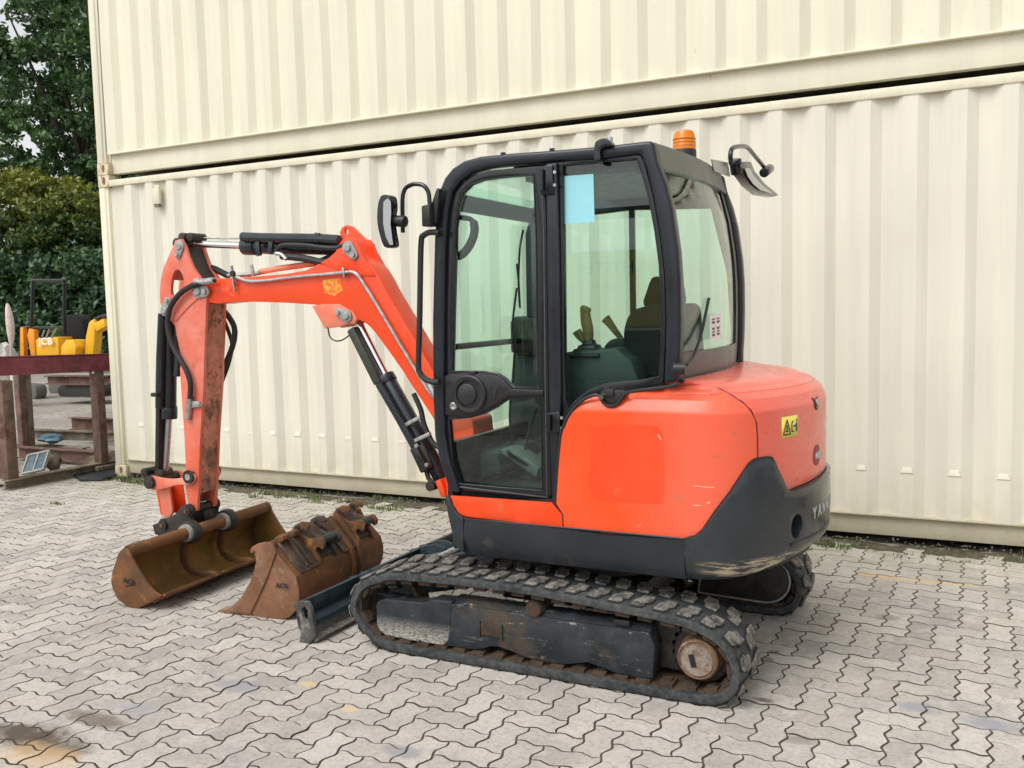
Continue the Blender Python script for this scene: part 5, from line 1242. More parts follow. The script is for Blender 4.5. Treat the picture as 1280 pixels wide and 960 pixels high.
# rear mirror
b = MB(); b.add([Vector(v) for v in [(5.660,-2.071,2.271),(5.660,-1.756,2.296),(5.660,-1.706,2.231),(5.660,-2.027,2.221)]] + [Vector(v) + Vector((-.006, 0, 0)) for v in [(5.660,-2.071,2.271),(5.660,-1.756,2.296),(5.660,-1.706,2.231),(5.660,-2.027,2.221)]], [(0, 1, 2, 3), (7, 6, 5, 4), (0, 4, 5, 1), (1, 5, 6, 2), (2, 6, 7, 3), (3, 7, 4, 0)]); b.obj('mirror_plate', STEEL, CAB, .001)
MB().tube([(5.670,-1.643,2.322),(5.670,-1.609,2.258)], .032, 12, 0).obj('mirror_clamp', BLACKG, CAB, .004)
MB().tube([(5.680,-1.773,2.284),(5.680,-1.789,2.325),(5.680,-1.755,2.361),(5.680,-1.651,2.386),(5.680,-1.486,2.411),(5.680,-1.371,2.415),(5.680,-1.169,2.391),(5.680,-0.928,2.364)], .012, 10, 4).obj('mirror_arm', BLACKG, CAB)
MB().tube([(5.690,-1.023,2.329),(5.690,-0.863,2.371)], .028, 12, 0).obj('mirror_knuckle', BLACKG, CAB, .004)
ra = [(5.700,-1.669,2.292),(5.700,-1.560,2.322),(5.700,-1.407,2.341),(5.700,-1.307,2.303),(5.700,-1.051,2.267),(5.700,-0.722,2.250),(5.700,-0.620,2.241),(5.700,-0.795,2.215),(5.700,-1.161,2.194),(5.700,-1.428,2.214),(5.700,-1.597,2.248)]
n = len(ra); b = MB(); b.add(ra + [(x - .05, y + .01, z) for x, y, z in ra], [tuple(range(n)), tuple(range(n, 2 * n))[::-1]] + [(i, (i + 1) % n, n + (i + 1) % n, n + i) for i in range(n)]); b.obj('mirror', BLACKG, CAB, .005, 2)
ra = [(5.712,-1.669,2.283),(5.712,-1.596,2.300),(5.712,-1.521,2.301),(5.712,-1.424,2.271),(5.712,-1.177,2.241),(5.712,-0.930,2.226),(5.712,-0.834,2.224),(5.712,-0.930,2.217),(5.712,-1.220,2.204),(5.712,-1.444,2.219),(5.712,-1.596,2.251)]
mc = sum((Vector(v) for v in ra), Vector()) / len(ra); ra = [tuple(mc + (Vector(v) - mc) * .86 + Vector((.002, -.004, -.003))) for v in ra]
n = len(ra); b = MB(); b.add(ra, [tuple(range(n))]); b.obj('mirror_face', plain('reflection_grey', (.55, .55, .53), .3, 0, 0, 0), CAB, smooth=0, solid=.001)  # matte pale grey painted in place of the mirror's reflection
# ---- inside the cab
b = MB(); b.bb(4.66, 5.66, Y0 + .03, Y1 - .02, .70, .76); b.obj('cab_floor', INTER, CAB)
def rbox(nm, x0, x1, y0, y1, z0, z1, m, bev=.02, rot=None): 
    b = MB(); b.box(((x0 + x1) / 2, (y0 + y1) / 2, (z0 + z1) / 2), (x1 - x0, y1 - y0, z1 - z0), rot); return b.obj(nm, m, CAB, bev, 3, 40)
ry = lambda a: Matrix.Rotation(R(a), 3, 'Y')
rbox('seat_base', 5.10, 5.50, -2.52, -2.00, .78, 1.02, BLACK)
rbox('seat_cushion', 5.02, 5.50, -2.52, -1.98, 1.02, 1.14, SEATM, .05)
b = MB(); b.plate(sm([(5.413,1.223),(5.395,1.330),(5.377,1.403),(5.374,1.476),(5.390,1.538),(5.421,1.574),(5.455,1.588),(5.523,1.600),(5.582,1.585),(5.595,1.456),(5.593,1.226)], 3), -2.52, -2.02); b.obj('seat_back', SEATM, CAB, .04, 3, 50)
b = MB(); b.plate(sm([(5.435,1.595),(5.451,1.667),(5.471,1.714),(5.493,1.724),(5.523,1.716),(5.538,1.672),(5.537,1.593)], 3), -2.42, -2.12); b.obj('headrest', SEATM, CAB, .03, 3, 50)
# left console with joystick
b = MB(); b.plate([(5.138,1.377),(5.157,1.399),(5.405,1.419),(5.477,1.364),(5.512,1.275),(5.513,1.124),(5.114,1.021)], -2.72, -2.58); b.obj('left_console', INTER, CAB, .012)
b = MB(); b.lathe(([(5.264,1.406)][0][0], -2.66, [(5.264,1.377)][0][1]), (0, 0, 1), [(0, .10), (.018, .10), (.02, .08), (.036, .08), (.038, .06), (.052, .055), (.056, .035), (.075, .03), (.08, 0)], 4); b.obj('joystick_boot', BLACK, CAB, .004)
MB().tube([(5.257,-2.660,1.409),(5.259,-2.660,1.451),(5.258,-2.660,1.497),(5.251,-2.660,1.532),(5.247,-2.660,1.574),(5.254,-2.660,1.595)], lambda t: .017 + .008 * math.sin(t * 3.1) + (.005 if t > .8 else 0), 12, 4).obj('joystick', GRIP, CAB)
MB().tube([(5.250,-2.660,1.441),(5.220,-2.660,1.469),(5.205,-2.660,1.490)], lambda t: .016 + .006 * t, 10, 3).obj('joystick_trigger', GRIP, CAB)
b = MB(); b.plate([(5.296,1.331),(5.356,1.353),(5.400,1.283),(5.318,1.268)], -2.62, -2.59); b.obj('console_panel', GREYF, CAB, .004)
MB().tube([(5.109,-2.050,1.535),(5.130,-2.050,1.511),(5.164,-2.050,1.466),(5.197,-2.050,1.426)], lambda t: .026 - .014 * t, 10, 3).obj('throttle_lever', GRIP, CAB)
b = MB(); b.plate(sm([(5.124,1.386),(5.155,1.426),(5.206,1.438),(5.273,1.433),(5.289,1.397),(5.247,1.382),(5.184,1.374)], 3), -2.12, -1.98); b.obj('armrest', BLACK, CAB, .015)
b = MB(); b.plate([(4.832,1.312),(5.165,1.359),(5.355,1.323),(5.352,1.082),(4.826,1.025)], -2.08, -1.86); b.obj('right_console', INTER, CAB, .015)
# monitor, travel levers and pedals at the front
b = MB(); b.plate([(4.551,1.525),(4.581,1.554),(4.666,1.549),(4.689,1.514),(4.696,1.403),(4.685,1.351),(4.552,1.360)], -2.02, -1.92); b.obj('monitor', BLACK, CAB, .012)
b = MB(); b.plate([(4.605,1.526),(4.680,1.524),(4.692,1.427),(4.602,1.428)], -2.027, -2.02); b.obj('monitor_screen', plain('screen', (.05, .06, .04), .15), CAB)
b = MB(); b.plate([(4.536,1.357),(4.676,1.336),(4.739,1.185),(4.731,0.836),(4.488,0.824)], -1.96, -1.80); b.obj('monitor_stand', INTER, CAB, .01)
for px_ in ([(4.668,-2.220,0.713),(4.654,-2.220,0.879),(4.640,-2.220,1.045),(4.664,-2.220,1.252),(4.683,-2.220,1.436),(4.666,-2.220,1.489),(4.698,-2.220,1.699),(4.730,-2.220,1.858),(4.736,-2.220,1.937)], ): MB().tube(px_[:7], .006, 8, 3).obj('travel_lever', BLACK, CAB)
MB().tube([(4.764,-2.350,0.743),(4.791,-2.350,0.905),(4.824,-2.350,1.026),(4.852,-2.350,1.106)], .009, 8, 3).obj('travel_lever', BLACK, CAB)
MB().tube([(4.636,-2.000,2.009),(4.614,-2.000,1.914),(4.601,-2.000,1.746),(4.606,-2.000,1.597),(4.601,-2.000,1.746),(4.593,-2.000,1.831)], .006, 6, 3).obj('wiper', BLACK, CAB)
PED = plain('worn_pedal', (.20, .25, .22), .5, .3, .2, .2)
for P in ([(4.696,0.908),(4.740,0.910),(4.861,0.845),(4.843,0.824),(4.713,0.885)], [(4.726,0.915),(4.762,0.913),(4.910,0.831),(4.891,0.782),(4.743,0.871)]): b = MB(); b.plate(P, -2.45, -2.32); b.obj('pedal', PED, CAB, .004)
b = MB(); b.plate([(4.439,0.863),(4.588,0.910),(4.712,0.896),(4.727,0.798),(4.583,0.765),(4.435,0.740)], -2.50, -2.05); b.obj('floor_mat', plain('floor_mat', (.05, .07, .065), .6, 0, .3, .3, 15), CAB, .01)

# ================================================================== swing bracket, boom, arm
BY = -2.27; BN, BF = -2.345, -2.20
b = MB(); P = [(4.339,0.701),(4.316,0.871),(4.310,0.998),(4.351,1.050),(4.447,1.074),(4.512,1.038),(4.519,0.943),(4.487,0.816),(4.540,0.714),(4.535,0.545),(4.343,0.530)]
b.plate(P, BY - .11, BY + .11); b.obj('swing_bracket', RED, EX, .012)
b = MB(); b.cyl((4.42, BY, .50), (4.42, BY, .95), .075, n=24); b.obj('swing_pin', GREYPIN, EX)
b = MB(); b.bb(4.56, 4.75, -2.38, -2.12, .52, .60); b.bb(4.40, 4.56, -2.38, -2.12, .78, .86); b.obj('swing_lug', RED, EX, .01)
b = MB(); b.plate([(4.276,0.709),(4.306,0.724),(4.333,0.667),(4.341,0.625),(4.307,0.631)], -2.38, -2.16); b.obj('bracket_toe', RED, EX, .006)
# boom (body between side plates), near face outline
BO = [(2.621,1.705),(2.632,1.756),(2.666,1.793),(2.724,1.810),(2.893,1.811),(2.984,1.810),(3.251,1.816),(3.337,1.820),(3.461,1.833),(3.518,1.852),(3.571,1.872),(3.629,1.895),(3.689,1.907),(3.727,1.916),(3.805,1.908),(3.861,1.872),(3.916,1.823),(3.954,1.767),(3.989,1.703),(4.058,1.600),(4.134,1.486),(4.213,1.365),(4.295,1.232),(4.349,1.133),(4.417,1.011),(4.483,0.890),(4.341,0.883),(4.254,1.039),(4.184,1.134),(4.123,1.215),(4.085,1.271),(4.008,1.368),(3.955,1.432),(3.911,1.484),(3.876,1.518),(3.836,1.545),(3.784,1.558),(3.657,1.591),(3.577,1.619),(3.523,1.642),(3.328,1.657),(3.154,1.666),(2.939,1.673),(2.802,1.663),(2.715,1.676)]
b = MB(); b.plate(BO, BN, BF); BOOM = b.obj('boom', RED, EX, .004)
# nose cut look: recess in the side by the arm pin
b = MB(); b.plate(sm([(2.824,1.737),(2.856,1.764),(2.919,1.778),(2.986,1.782),(2.935,1.752),(2.909,1.725),(2.956,1.696),(2.859,1.708)], 3), BN - .002, BN + .01); b.obj('nose_casting', RED, BOOM, .003)
# top clevis of the boom (two plates with a gap)
CL = [(3.568,1.868),(3.629,1.895),(3.674,1.923),(3.702,1.965),(3.730,1.993),(3.768,1.998),(3.804,1.987),(3.824,1.963),(3.856,1.885),(3.895,1.828),(3.929,1.785),(3.774,1.790)]
for y0_, y1_ in ((BN - .006, BN + .016), (BF - .016, BF + .006)): b = MB(); b.plate(CL, y0_, y1_); b.obj('boom_ear', RED, BOOM, .003)
CE = [(3.591,2.044),(3.609,2.070),(3.642,2.081),(3.680,2.068),(3.742,2.014),(3.788,1.974),(3.844,1.900),(3.883,1.837),(3.829,1.813),(3.735,1.861),(3.672,1.907),(3.610,1.977)]
q = [(3.638,2.042)][0]
b = MB(); b.plate(CE, BF + .004, BF + .024, [oval(q[0], q[1], .012, .020, 14)]); b.obj('lifting_eye', RED, BOOM, .003)
def pinplate(p, q2, yy, r1, r2, parent, m=GREYPIN, nm='pin_plate'):
    """tear-shaped retaining plate with a round pin head and a bolt"""
    p = Vector((p[0], p[1])); q2 = Vector((q2[0], q2[1])); d = (q2 - p).normalized(); a0 = math.atan2(d.y, d.x); P = []
    for i in range(13): a = a0 + math.pi / 2 + math.pi * i / 12; P.append((p.x + r1 * math.cos(a), p.y + r1 * math.sin(a)))
    for i in range(9): a = a0 - math.pi / 2 + math.pi * i / 8; P.append((q2.x + r2 * math.cos(a), q2.y + r2 * math.sin(a)))
    b = MB(); b.plate(P, yy - .012, yy); o = b.obj(nm, m, parent, .003)
    MB().lathe((p.x, yy - .012, p.y), (0, -1, 0), [(0, r1 * .62), (.006, r1 * .62), (.010, r1 * .5), (.010, 0)], 20).obj('pin_head', m, parent)
    MB().cyl((q2.x, yy - .012, q2.y), (q2.x, yy - .024, q2.y), r2 * .55, n=6).obj('bolt_head', STEEL, parent)
p = [(3.765,1.942),(3.800,1.902)]; pinplate(p[0], p[1], BN - .006, .036, .026, BOOM)
p = [(3.738,1.577),(3.688,1.597)]; 
# boom cylinder bracket
b = MB(); b.plate([(3.501,1.636),(3.579,1.645),(3.687,1.642),(3.775,1.597),(3.800,1.558),(3.783,1.532),(3.746,1.537),(3.681,1.519),(3.583,1.509)], BN - .008, BN + .012); b.obj('cylinder_bracket', SALMON, BOOM, .003)
b = MB(); b.plate([(3.501,1.636),(3.579,1.645),(3.687,1.642),(3.775,1.597),(3.800,1.558),(3.783,1.532),(3.746,1.537),(3.681,1.519),(3.583,1.509)], BF - .012, BF + .008); b.obj('cylinder_bracket', SALMON, BOOM, .003)
pinplate(p[0], p[1], BN - .008, .034, .024, BOOM)
MB().tube([(3.603,-2.350,1.522),(3.612,-2.350,1.469),(3.648,-2.350,1.443),(3.697,-2.350,1.447),(3.746,-2.350,1.473)], .004, 6, 4).obj('grease_line', BLACK, BOOM)
# steel pipe on the boom side
pipe = [(2.664,-2.362,1.699),(2.687,-2.362,1.750),(2.733,-2.362,1.786),(2.803,-2.362,1.802),(2.910,-2.362,1.826),(2.947,-2.362,1.829),(2.982,-2.362,1.810),(3.058,-2.362,1.787),(3.176,-2.362,1.785),(3.293,-2.362,1.792),(3.462,-2.362,1.801),(3.627,-2.362,1.806),(3.734,-2.362,1.811),(3.787,-2.362,1.811),(3.823,-2.362,1.793),(3.852,-2.362,1.758),(3.911,-2.362,1.675),(3.983,-2.362,1.568),(4.078,-2.362,1.424),(4.171,-2.362,1.286),(4.232,-2.362,1.199),(4.269,-2.362,1.150)]
MB().tube(pipe[4:], .0095, 10, 3).obj('hydraulic_pipe', STEEL, BOOM)
for a, b2_ in (([(2.941,-2.365,1.880),(2.961,-2.365,1.733)], .018), ([(3.068,-2.340,1.880),(3.082,-2.340,1.816)], .018), ([(3.734,-2.367,1.838),(3.742,-2.367,1.783)], .016)):
    b = MB(); b.bar(a[0], a[1], .012, b2_); b.obj('pipe_clip', STEEL, BOOM, .002)
q = [(2.959,-2.368,1.833)][0]; MB().cyl(q, (q[0], q[1] - .015, q[2]), .017, n=10).obj('clip_bolt', BLACK, BOOM)
MB().tube([(2.931,-2.300,1.827),(3.016,-2.300,1.828),(3.095,-2.300,1.834)], .013, 8, 2).obj('pipe_union', STEEL, BOOM)
MB().tube([(3.086,-2.290,1.839),(3.205,-2.290,1.853),(3.379,-2.290,1.864),(3.492,-2.290,1.873)], .017, 10, 2).obj('top_pipe', SALMON, BOOM)
MB().tube([(3.468,-2.260,1.874),(3.553,-2.260,1.902),(3.636,-2.260,1.920)], .016, 8, 2).obj('hose', RUBBER_H, BOOM)
q = [(3.577,1.776),(3.696,1.780),(3.709,1.715),(3.654,1.686),(3.584,1.706)]
ORF = N('orange_sticker_remains'); ORF_ = ORF.mix(ORF.noise(40, 5, .7, lo=.42, hi=.55), (.86, .10, .02), (.85, .42, .03)); ORFM = ORF.end(ORF_, .5)
b = MB(); b.plate(q, BN - .0015, BN + .001); b.obj('sticker_remains', ORFM, BOOM, label='torn remains of an orange sticker')
# arm cylinder on top
def seg(a, b_, t): return tuple(Vector(a).lerp(Vector(b_), t))
rodA, rodB = [(2.457,-2.270,2.038),(2.999,-2.270,1.993)]
MB().cyl(rodA, rodB, .021, n=20).obj('cylinder_rod', CHROME, EX, label='chrome rod of the arm cylinder')
ba, bb2 = [(2.963,-2.270,1.995),(3.672,-2.270,1.955)]
b = MB(); b.cyl(ba, bb2, .046, n=24); b.cyl(ba, seg(ba, bb2, .13), .053, n=24); AC = b.obj('arm_cylinder', CYL, EX, .003)
MB().tube([(3.003,-2.330,2.043),(3.163,-2.330,2.029),(3.558,-2.330,2.003),(3.687,-2.330,1.988)], .027, 10, 0).obj('cylinder_pipe', CYL, AC)
MB().tube([(3.253,-2.340,1.935),(3.284,-2.340,1.973),(3.353,-2.340,1.979),(3.481,-2.340,1.968),(3.563,-2.340,1.955),(3.671,-2.340,1.945),(3.736,-2.340,1.963)], .015, 8, 4).obj('cylinder_hose', RUBBER_H, AC)
MB().tube([(3.284,-2.330,1.920),(3.442,-2.330,1.900),(3.578,-2.330,1.872),(3.650,-2.330,1.886),(3.716,-2.330,1.935)], .02, 8, 4).obj('cylinder_hose', RUBBER_H, AC)
for a in ([(3.128,-2.345,2.008),(3.135,-2.345,1.927)], [(3.227,-2.345,2.003),(3.217,-2.345,1.932)], [(3.555,-2.345,2.033),(3.547,-2.345,1.981)]): b = MB(); b.bar(a[0], a[1], .03, .018); b.obj('cylinder_clip', STEEL if a[0][0] < 3 else CYL, AC, .003)
MB().tube([(3.262,-2.350,1.934),(3.301,-2.350,1.928),(3.334,-2.350,1.899)], .012, 8, 2).obj('hose_fitting', STEEL, AC)
MB().tube([(2.494,-2.240,2.071),(2.586,-2.240,2.064),(2.938,-2.240,2.042)], .006, 8, 0).obj('guide_rod', STEEL, AC)
MB().cyl(*[(2.424,-2.270,2.039),(2.548,-2.270,2.028)], .034, n=18).obj('rod_eye', CYL, AC)
for q in [(2.525,2.068),(2.590,2.064)]: MB().cyl((q[0], -2.33, q[1]), (q[0], -2.21, q[1]), .026, n=16).obj('rod_end_cap', DIRTY, AC, .004)
# boom cylinder below
ra_, rb_ = [(3.730,-2.270,1.575),(3.941,-2.270,1.212)]
MB().cyl(ra_, rb_, .022, n=20).obj('cylinder_rod', CHROME, EX, label='chrome rod of the boom cylinder')
ba, bb2 = [(3.911,-2.270,1.247),(4.256,-2.270,0.705)]
b = MB(); b.cyl(ba, bb2, .047, n=24); b.cyl(ba, seg(ba, bb2, .07), .053, n=24); BC = b.obj('boom_cylinder', CYL, EX, .003)
b = MB(); g0, g1 = [(3.734,-2.310,1.506),(3.901,-2.310,1.211)]; b.bar(g0, g1, .05, .042, (0, 1, 0)); b.obj('rod_guard', plain('olive_guard', (.035, .040, .032), .45, 0, .2, .1), BC, .006)
MB().tube([(3.921,-2.340,1.209),(4.047,-2.340,1.019),(4.151,-2.340,0.852)], .022, 10, 0).obj('cylinder_pipe', CYL, BC)
MB().tube([(4.138,-2.340,1.162),(4.179,-2.340,1.078),(4.196,-2.340,1.003),(4.242,-2.340,0.911),(4.289,-2.340,0.880)], .014, 8, 3).obj('hose', RUBBER_H, BC)
for a in ([(4.089,-2.345,0.995),(4.181,-2.345,1.041)], [(4.141,-2.345,0.912),(4.237,-2.345,0.954)]): b = MB(); b.bar(a[0], a[1], .02, .022, (0, 1, 0)); b.obj('cylinder_clip', STEEL, BC, .003)
b = MB(); g0, g1 = [(4.153,-2.350,0.883),(4.218,-2.350,0.759)]; b.bar(g0, g1, .05, .08, (0, 1, 0)); b.obj('hose_cover', CYL, BC, .008)
for q in [(4.176,-2.385,0.894),(4.236,-2.385,0.796)]: MB().cyl(q, (q[0], q[1] - .01, q[2]), .011, n=10).obj('bolt_head', STEEL, BC)
MB().tube([(4.214,-2.360,0.761),(4.227,-2.360,0.719),(4.261,-2.360,0.696),(4.295,-2.360,0.706)], .013, 8, 4).obj('hose', RUBBER_H, BC)
MB().cyl(([(4.250,0.683)][0][0], BY - .12, [(4.250,0.683)][0][1]), ([(4.250,0.683)][0][0], BY + .12, [(4.250,0.683)][0][1]), .026, n=20).obj('cylinder_foot_pin', DIRTY, BC)
MB().tube([(4.246,-2.360,1.224),(4.269,-2.360,1.183),(4.296,-2.360,1.134)], .02, 8, 2).obj('hose_fitting', STEEL, BC)
# arm
AO = [(2.550,2.055),(2.504,2.046),(2.445,1.963),(2.393,1.889),(2.368,1.827),(2.353,1.760),(2.350,1.683),(2.373,1.634),(2.410,1.594),(2.463,1.536),(2.473,1.478),(2.498,1.347),(2.484,1.274),(2.486,1.089),(2.490,0.923),(2.489,0.677),(2.479,0.533),(2.492,0.444),(2.529,0.402),(2.563,0.415),(2.580,0.520),(2.621,0.870),(2.675,1.218),(2.686,1.348),(2.714,1.570),(2.724,1.674),(2.744,1.734),(2.711,1.796),(2.675,1.830),(2.631,1.884),(2.600,1.951),(2.579,2.013)]
AHOLE = [(2.504,1.875),(2.535,1.859),(2.555,1.816),(2.549,1.773),(2.523,1.736),(2.486,1.718),(2.450,1.724),(2.445,1.757),(2.457,1.814),(2.476,1.857)]
b = MB(); b.plate(AO, BN - .012, BN + .010, [sm(AHOLE, 2)]); ARM = b.obj('arm', RED_ARM, EX, .003)
b = MB(); b.plate(AO, BF - .010, BF + .012, [sm(AHOLE, 2)]); b.obj('arm_side', RED_ARM, ARM, .003)
AB = [(2.580,0.520),(2.621,0.870),(2.675,1.218),(2.686,1.348),(2.714,1.570),(2.724,1.664),(2.705,1.665),(2.661,1.347),(2.648,1.218),(2.595,0.869),(2.554,0.518)]
b = MB(); b.plate(AB, BN + .0105, BF - .0105); b.obj('arm_back_plate', ARMBACK, ARM)
b = MB(); b.bar(*[(2.642,-2.270,1.656),(2.494,-2.270,0.444)], .137, .004, (1, 0, 0)); b.obj('arm_wear_face', ARMBACK, ARM)
b = MB(); b.plate([(2.507,2.003),(2.454,1.910),(2.427,1.815),(2.440,1.815),(2.467,1.905),(2.526,1.997)], BN + .0105, BF - .0105); b.obj('arm_web', RED_ARM, ARM)
b = MB(); b.plate([(2.487,0.923),(2.486,0.677),(2.480,0.597),(2.503,0.599),(2.509,0.678),(2.510,0.924)], BN + .0105, BF - .0105); b.obj('arm_web', RED_ARM, ARM)
b = MB(); b.plate([(2.475,1.478),(2.505,1.347),(2.493,1.274),(2.516,1.274),(2.528,1.347),(2.494,1.477)], BN + .0105, BF - .0105); b.obj('arm_web', RED_ARM, ARM)
b = MB(); b.plate([(2.566,2.005),(2.621,1.880),(2.668,1.821),(2.655,1.812),(2.601,1.876),(2.552,1.996)], BN + .0105, BF - .0105); b.obj('arm_top_web', DIRTY, ARM)
b = MB(); b.plate([(2.636,1.723),(2.673,1.703),(2.572,1.639),(2.475,1.565),(2.457,1.594),(2.547,1.659)], BN - .018, BN - .0125); b.obj('weld_bead', RED_ARM, ARM, .003)
p = [(2.543,2.010),(2.526,1.961)]; pinplate(p[0], p[1], BN - .0125, .034, .022, ARM)
p = [(2.671,1.739),(2.731,1.737)]; pinplate(p[0], p[1], BN - .0125, .040, .030, ARM)
p = [(2.396,1.633),(2.424,1.691)]; pinplate(p[0], p[1], BN - .0125, .034, .024, ARM)
# bucket cylinder left of the arm
ca, cb = [(2.330,-2.270,1.589),(2.279,-2.270,0.961)]
b = MB(); b.cyl(ca, cb, .044, n=24); b.cyl(seg(cb, ca, .12), cb, .050, n=24); KC = b.obj('bucket_cylinder', CYL, EX, .003)
MB().cyl(*[(2.277,-2.270,0.976),(2.219,-2.270,0.618)], .021, n=18).obj('cylinder_rod', plain('dull_rod', (.45, .43, .46), .25, .9, .1, .05), EX, label='dull chrome rod of the bucket cylinder')
MB().tube([(2.336,-2.330,1.615),(2.297,-2.330,1.331),(2.267,-2.330,1.033)], .026, 10, 0).obj('cylinder_pipe', CYL, KC)
b = MB(); b.bar(*[(2.275,-2.300,1.378),(2.205,-2.300,0.648)], .05, .035, (1, 0, 0)); b.obj('rod_guard', BLACK, KC, .006)
MB().tube([(2.446,-2.330,1.477),(2.458,-2.330,1.380),(2.437,-2.330,1.273),(2.428,-2.330,1.234)], .02, 8, 3).obj('cylinder_hose', RUBBER_H, KC)
b = MB(); q = [(2.281,1.119)][0]; b.bb(q[0] - .03, q[0] + .02, -2.38, -2.28, q[1] - .012, q[1] + .012); b.obj('guard_clip', BLACK, KC, .003)
# hoses over the arm joint
MB().tube([(2.826,-2.385,1.801),(2.744,-2.385,1.792),(2.648,-2.385,1.774),(2.548,-2.385,1.730),(2.471,-2.385,1.661),(2.439,-2.385,1.585),(2.434,-2.385,1.518),(2.461,-2.385,1.431),(2.514,-2.385,1.349),(2.567,-2.385,1.273),(2.594,-2.385,1.192),(2.584,-2.385,1.105)], .0165, 10, 4).obj('arm_hose', RUBBER_H, ARM)
MB().tube([(2.575,-2.372,1.118),(2.560,-2.372,1.045),(2.545,-2.372,0.977)], .019, 10, 0).obj('hose_fitting', STEEL, ARM)
MB().tube([(2.675,-2.385,1.799),(2.751,-2.385,1.794),(2.826,-2.385,1.799)], .020, 10, 0).obj('hose_fitting', STEEL, ARM)
b = MB(); b.plate([(2.561,1.093),(2.644,1.085),(2.649,1.056),(2.570,1.044)], -2.375, -2.355); b.obj('hose_bracket', STEEL, ARM, .003)
MB().tube([(2.539,-2.190,1.834),(2.568,-2.190,1.871),(2.621,-2.190,1.884),(2.690,-2.190,1.857),(2.752,-2.190,1.831)], .02, 10, 3).obj('arm_hose', RUBBER_H, ARM)
MB().tube([(2.637,-2.150,1.645),(2.698,-2.150,1.586),(2.739,-2.150,1.517),(2.727,-2.150,1.429),(2.668,-2.150,1.321),(2.596,-2.150,1.222),(2.549,-2.150,1.121)], .017, 10, 4).obj('arm_hose', RUBBER_H, ARM)
MB().tube([(2.594,-2.120,1.636),(2.652,-2.120,1.517),(2.685,-2.120,1.418),(2.659,-2.120,1.319),(2.614,-2.120,1.229),(2.554,-2.120,1.129)], .012, 10, 4).obj('arm_hose', RUBBER_H, ARM)
b = MB(); b.plate([(2.576,1.125),(2.636,1.136),(2.626,0.998),(2.579,0.976)], -2.195, -2.175); b.obj('hose_bracket', DIRTY, ARM, .003)
# linkage
DB = sm([(2.213,0.613),(2.302,0.606),(2.390,0.604),(2.484,0.619),(2.546,0.650),(2.584,0.633),(2.575,0.598),(2.534,0.576),(2.441,0.572),(2.359,0.549),(2.296,0.535),(2.227,0.523),(2.187,0.543),(2.183,0.583)], 2)
for yy in (BN - .035, BF + .020): b = MB(); b.plate(DB, yy, yy + .014); b.obj('link_arm', SALMON, EX, .003)
p1, p2 = [(2.541,0.628),(2.217,0.573)]
MB().lathe((p1[0], BN - .052, p1[1]), (0, 1, 0), [(0, .022), (0, .040), (.012, .042), (.015, .030), (.25, .030)], 24).obj('link_pin', DIRTY, EX)
MB().lathe((p1[0], BN - .054, p1[1]), (0, 1, 0), [(0, 0), (0, .020), (.004, .020)], 16).obj('pin_face', GREYPIN, EX)
MB().cyl((p2[0] - .004, BN - .060, p2[1]), (p2[0] - .004, BF + .05, p2[1]), .040, n=22).obj('link_pin', DIRTY, EX, .004)
q = [(2.124,0.623),(2.207,0.608)]; MB().cyl((q[0][0], BN - .01, q[0][1]), (q[0][0], BF + .01, q[0][1]), .028, n=16).obj('rod_end_pin', DIRTY, EX, .003)
MB().cyl((q[1][0], BY - .045, q[1][1]), (q[1][0], BY + .045, q[1][1]), .040, n=18).obj('rod_eye', DIRTY, EX, .003)
for yy, mt in ((BN + .012, SALMON), (BF - .03, RED)):
    b = MB(); b.plate([(2.212,0.547),(2.309,0.554),(2.331,0.384),(2.300,0.341),(2.245,0.346)], yy, yy + .016); b.obj('tipping_link', mt, EX, .003)
b = MB(); b.plate([(2.179,0.513),(2.228,0.517),(2.258,0.355),(2.209,0.351)], BN + .03, BF - .032); b.obj('tipping_link_web', RED, EX)
# quick coupler between the link and the bucket tube
cp = sm([(2.512,0.458),(2.551,0.444),(2.558,0.410),(2.539,0.374),(2.556,0.336),(2.566,0.292),(2.530,0.249),(2.470,0.244),(2.405,0.268),(2.350,0.253),(2.289,0.257),(2.258,0.300),(2.282,0.348),(2.331,0.357),(2.414,0.389),(2.457,0.432)], 2)
for yy in (BN - .045, BF + .02): b = MB(); b.plate(cp, yy, yy + .026); b.obj('coupler_plate', DIRTY, EX, .004)
b = MB(); b.plate([(2.184,0.297),(2.431,0.379),(2.450,0.269),(2.317,0.226),(2.200,0.237)], BN - .02, BF + .02); b.obj('coupler_body', DIRTY, EX, .006)
for px_, rr2 in (([(2.520,0.419)][0], .032), ([(2.311,0.312)][0], .034)):
    MB().lathe((px_[0], BN - .065, px_[1]), (0, 1, 0), [(0, .010), (.004, rr2 * .7), (.006, rr2), (.03, rr2), (.26, rr2 * .8)], 20).obj('coupler_pin', DIRTY, EX)
    MB().lathe((px_[0], BN - .068, px_[1]), (0, 1, 0), [(0, 0), (0, rr2 * .4), (.006, rr2 * .4)], 6).obj('pin_bolt', BRUST, EX)

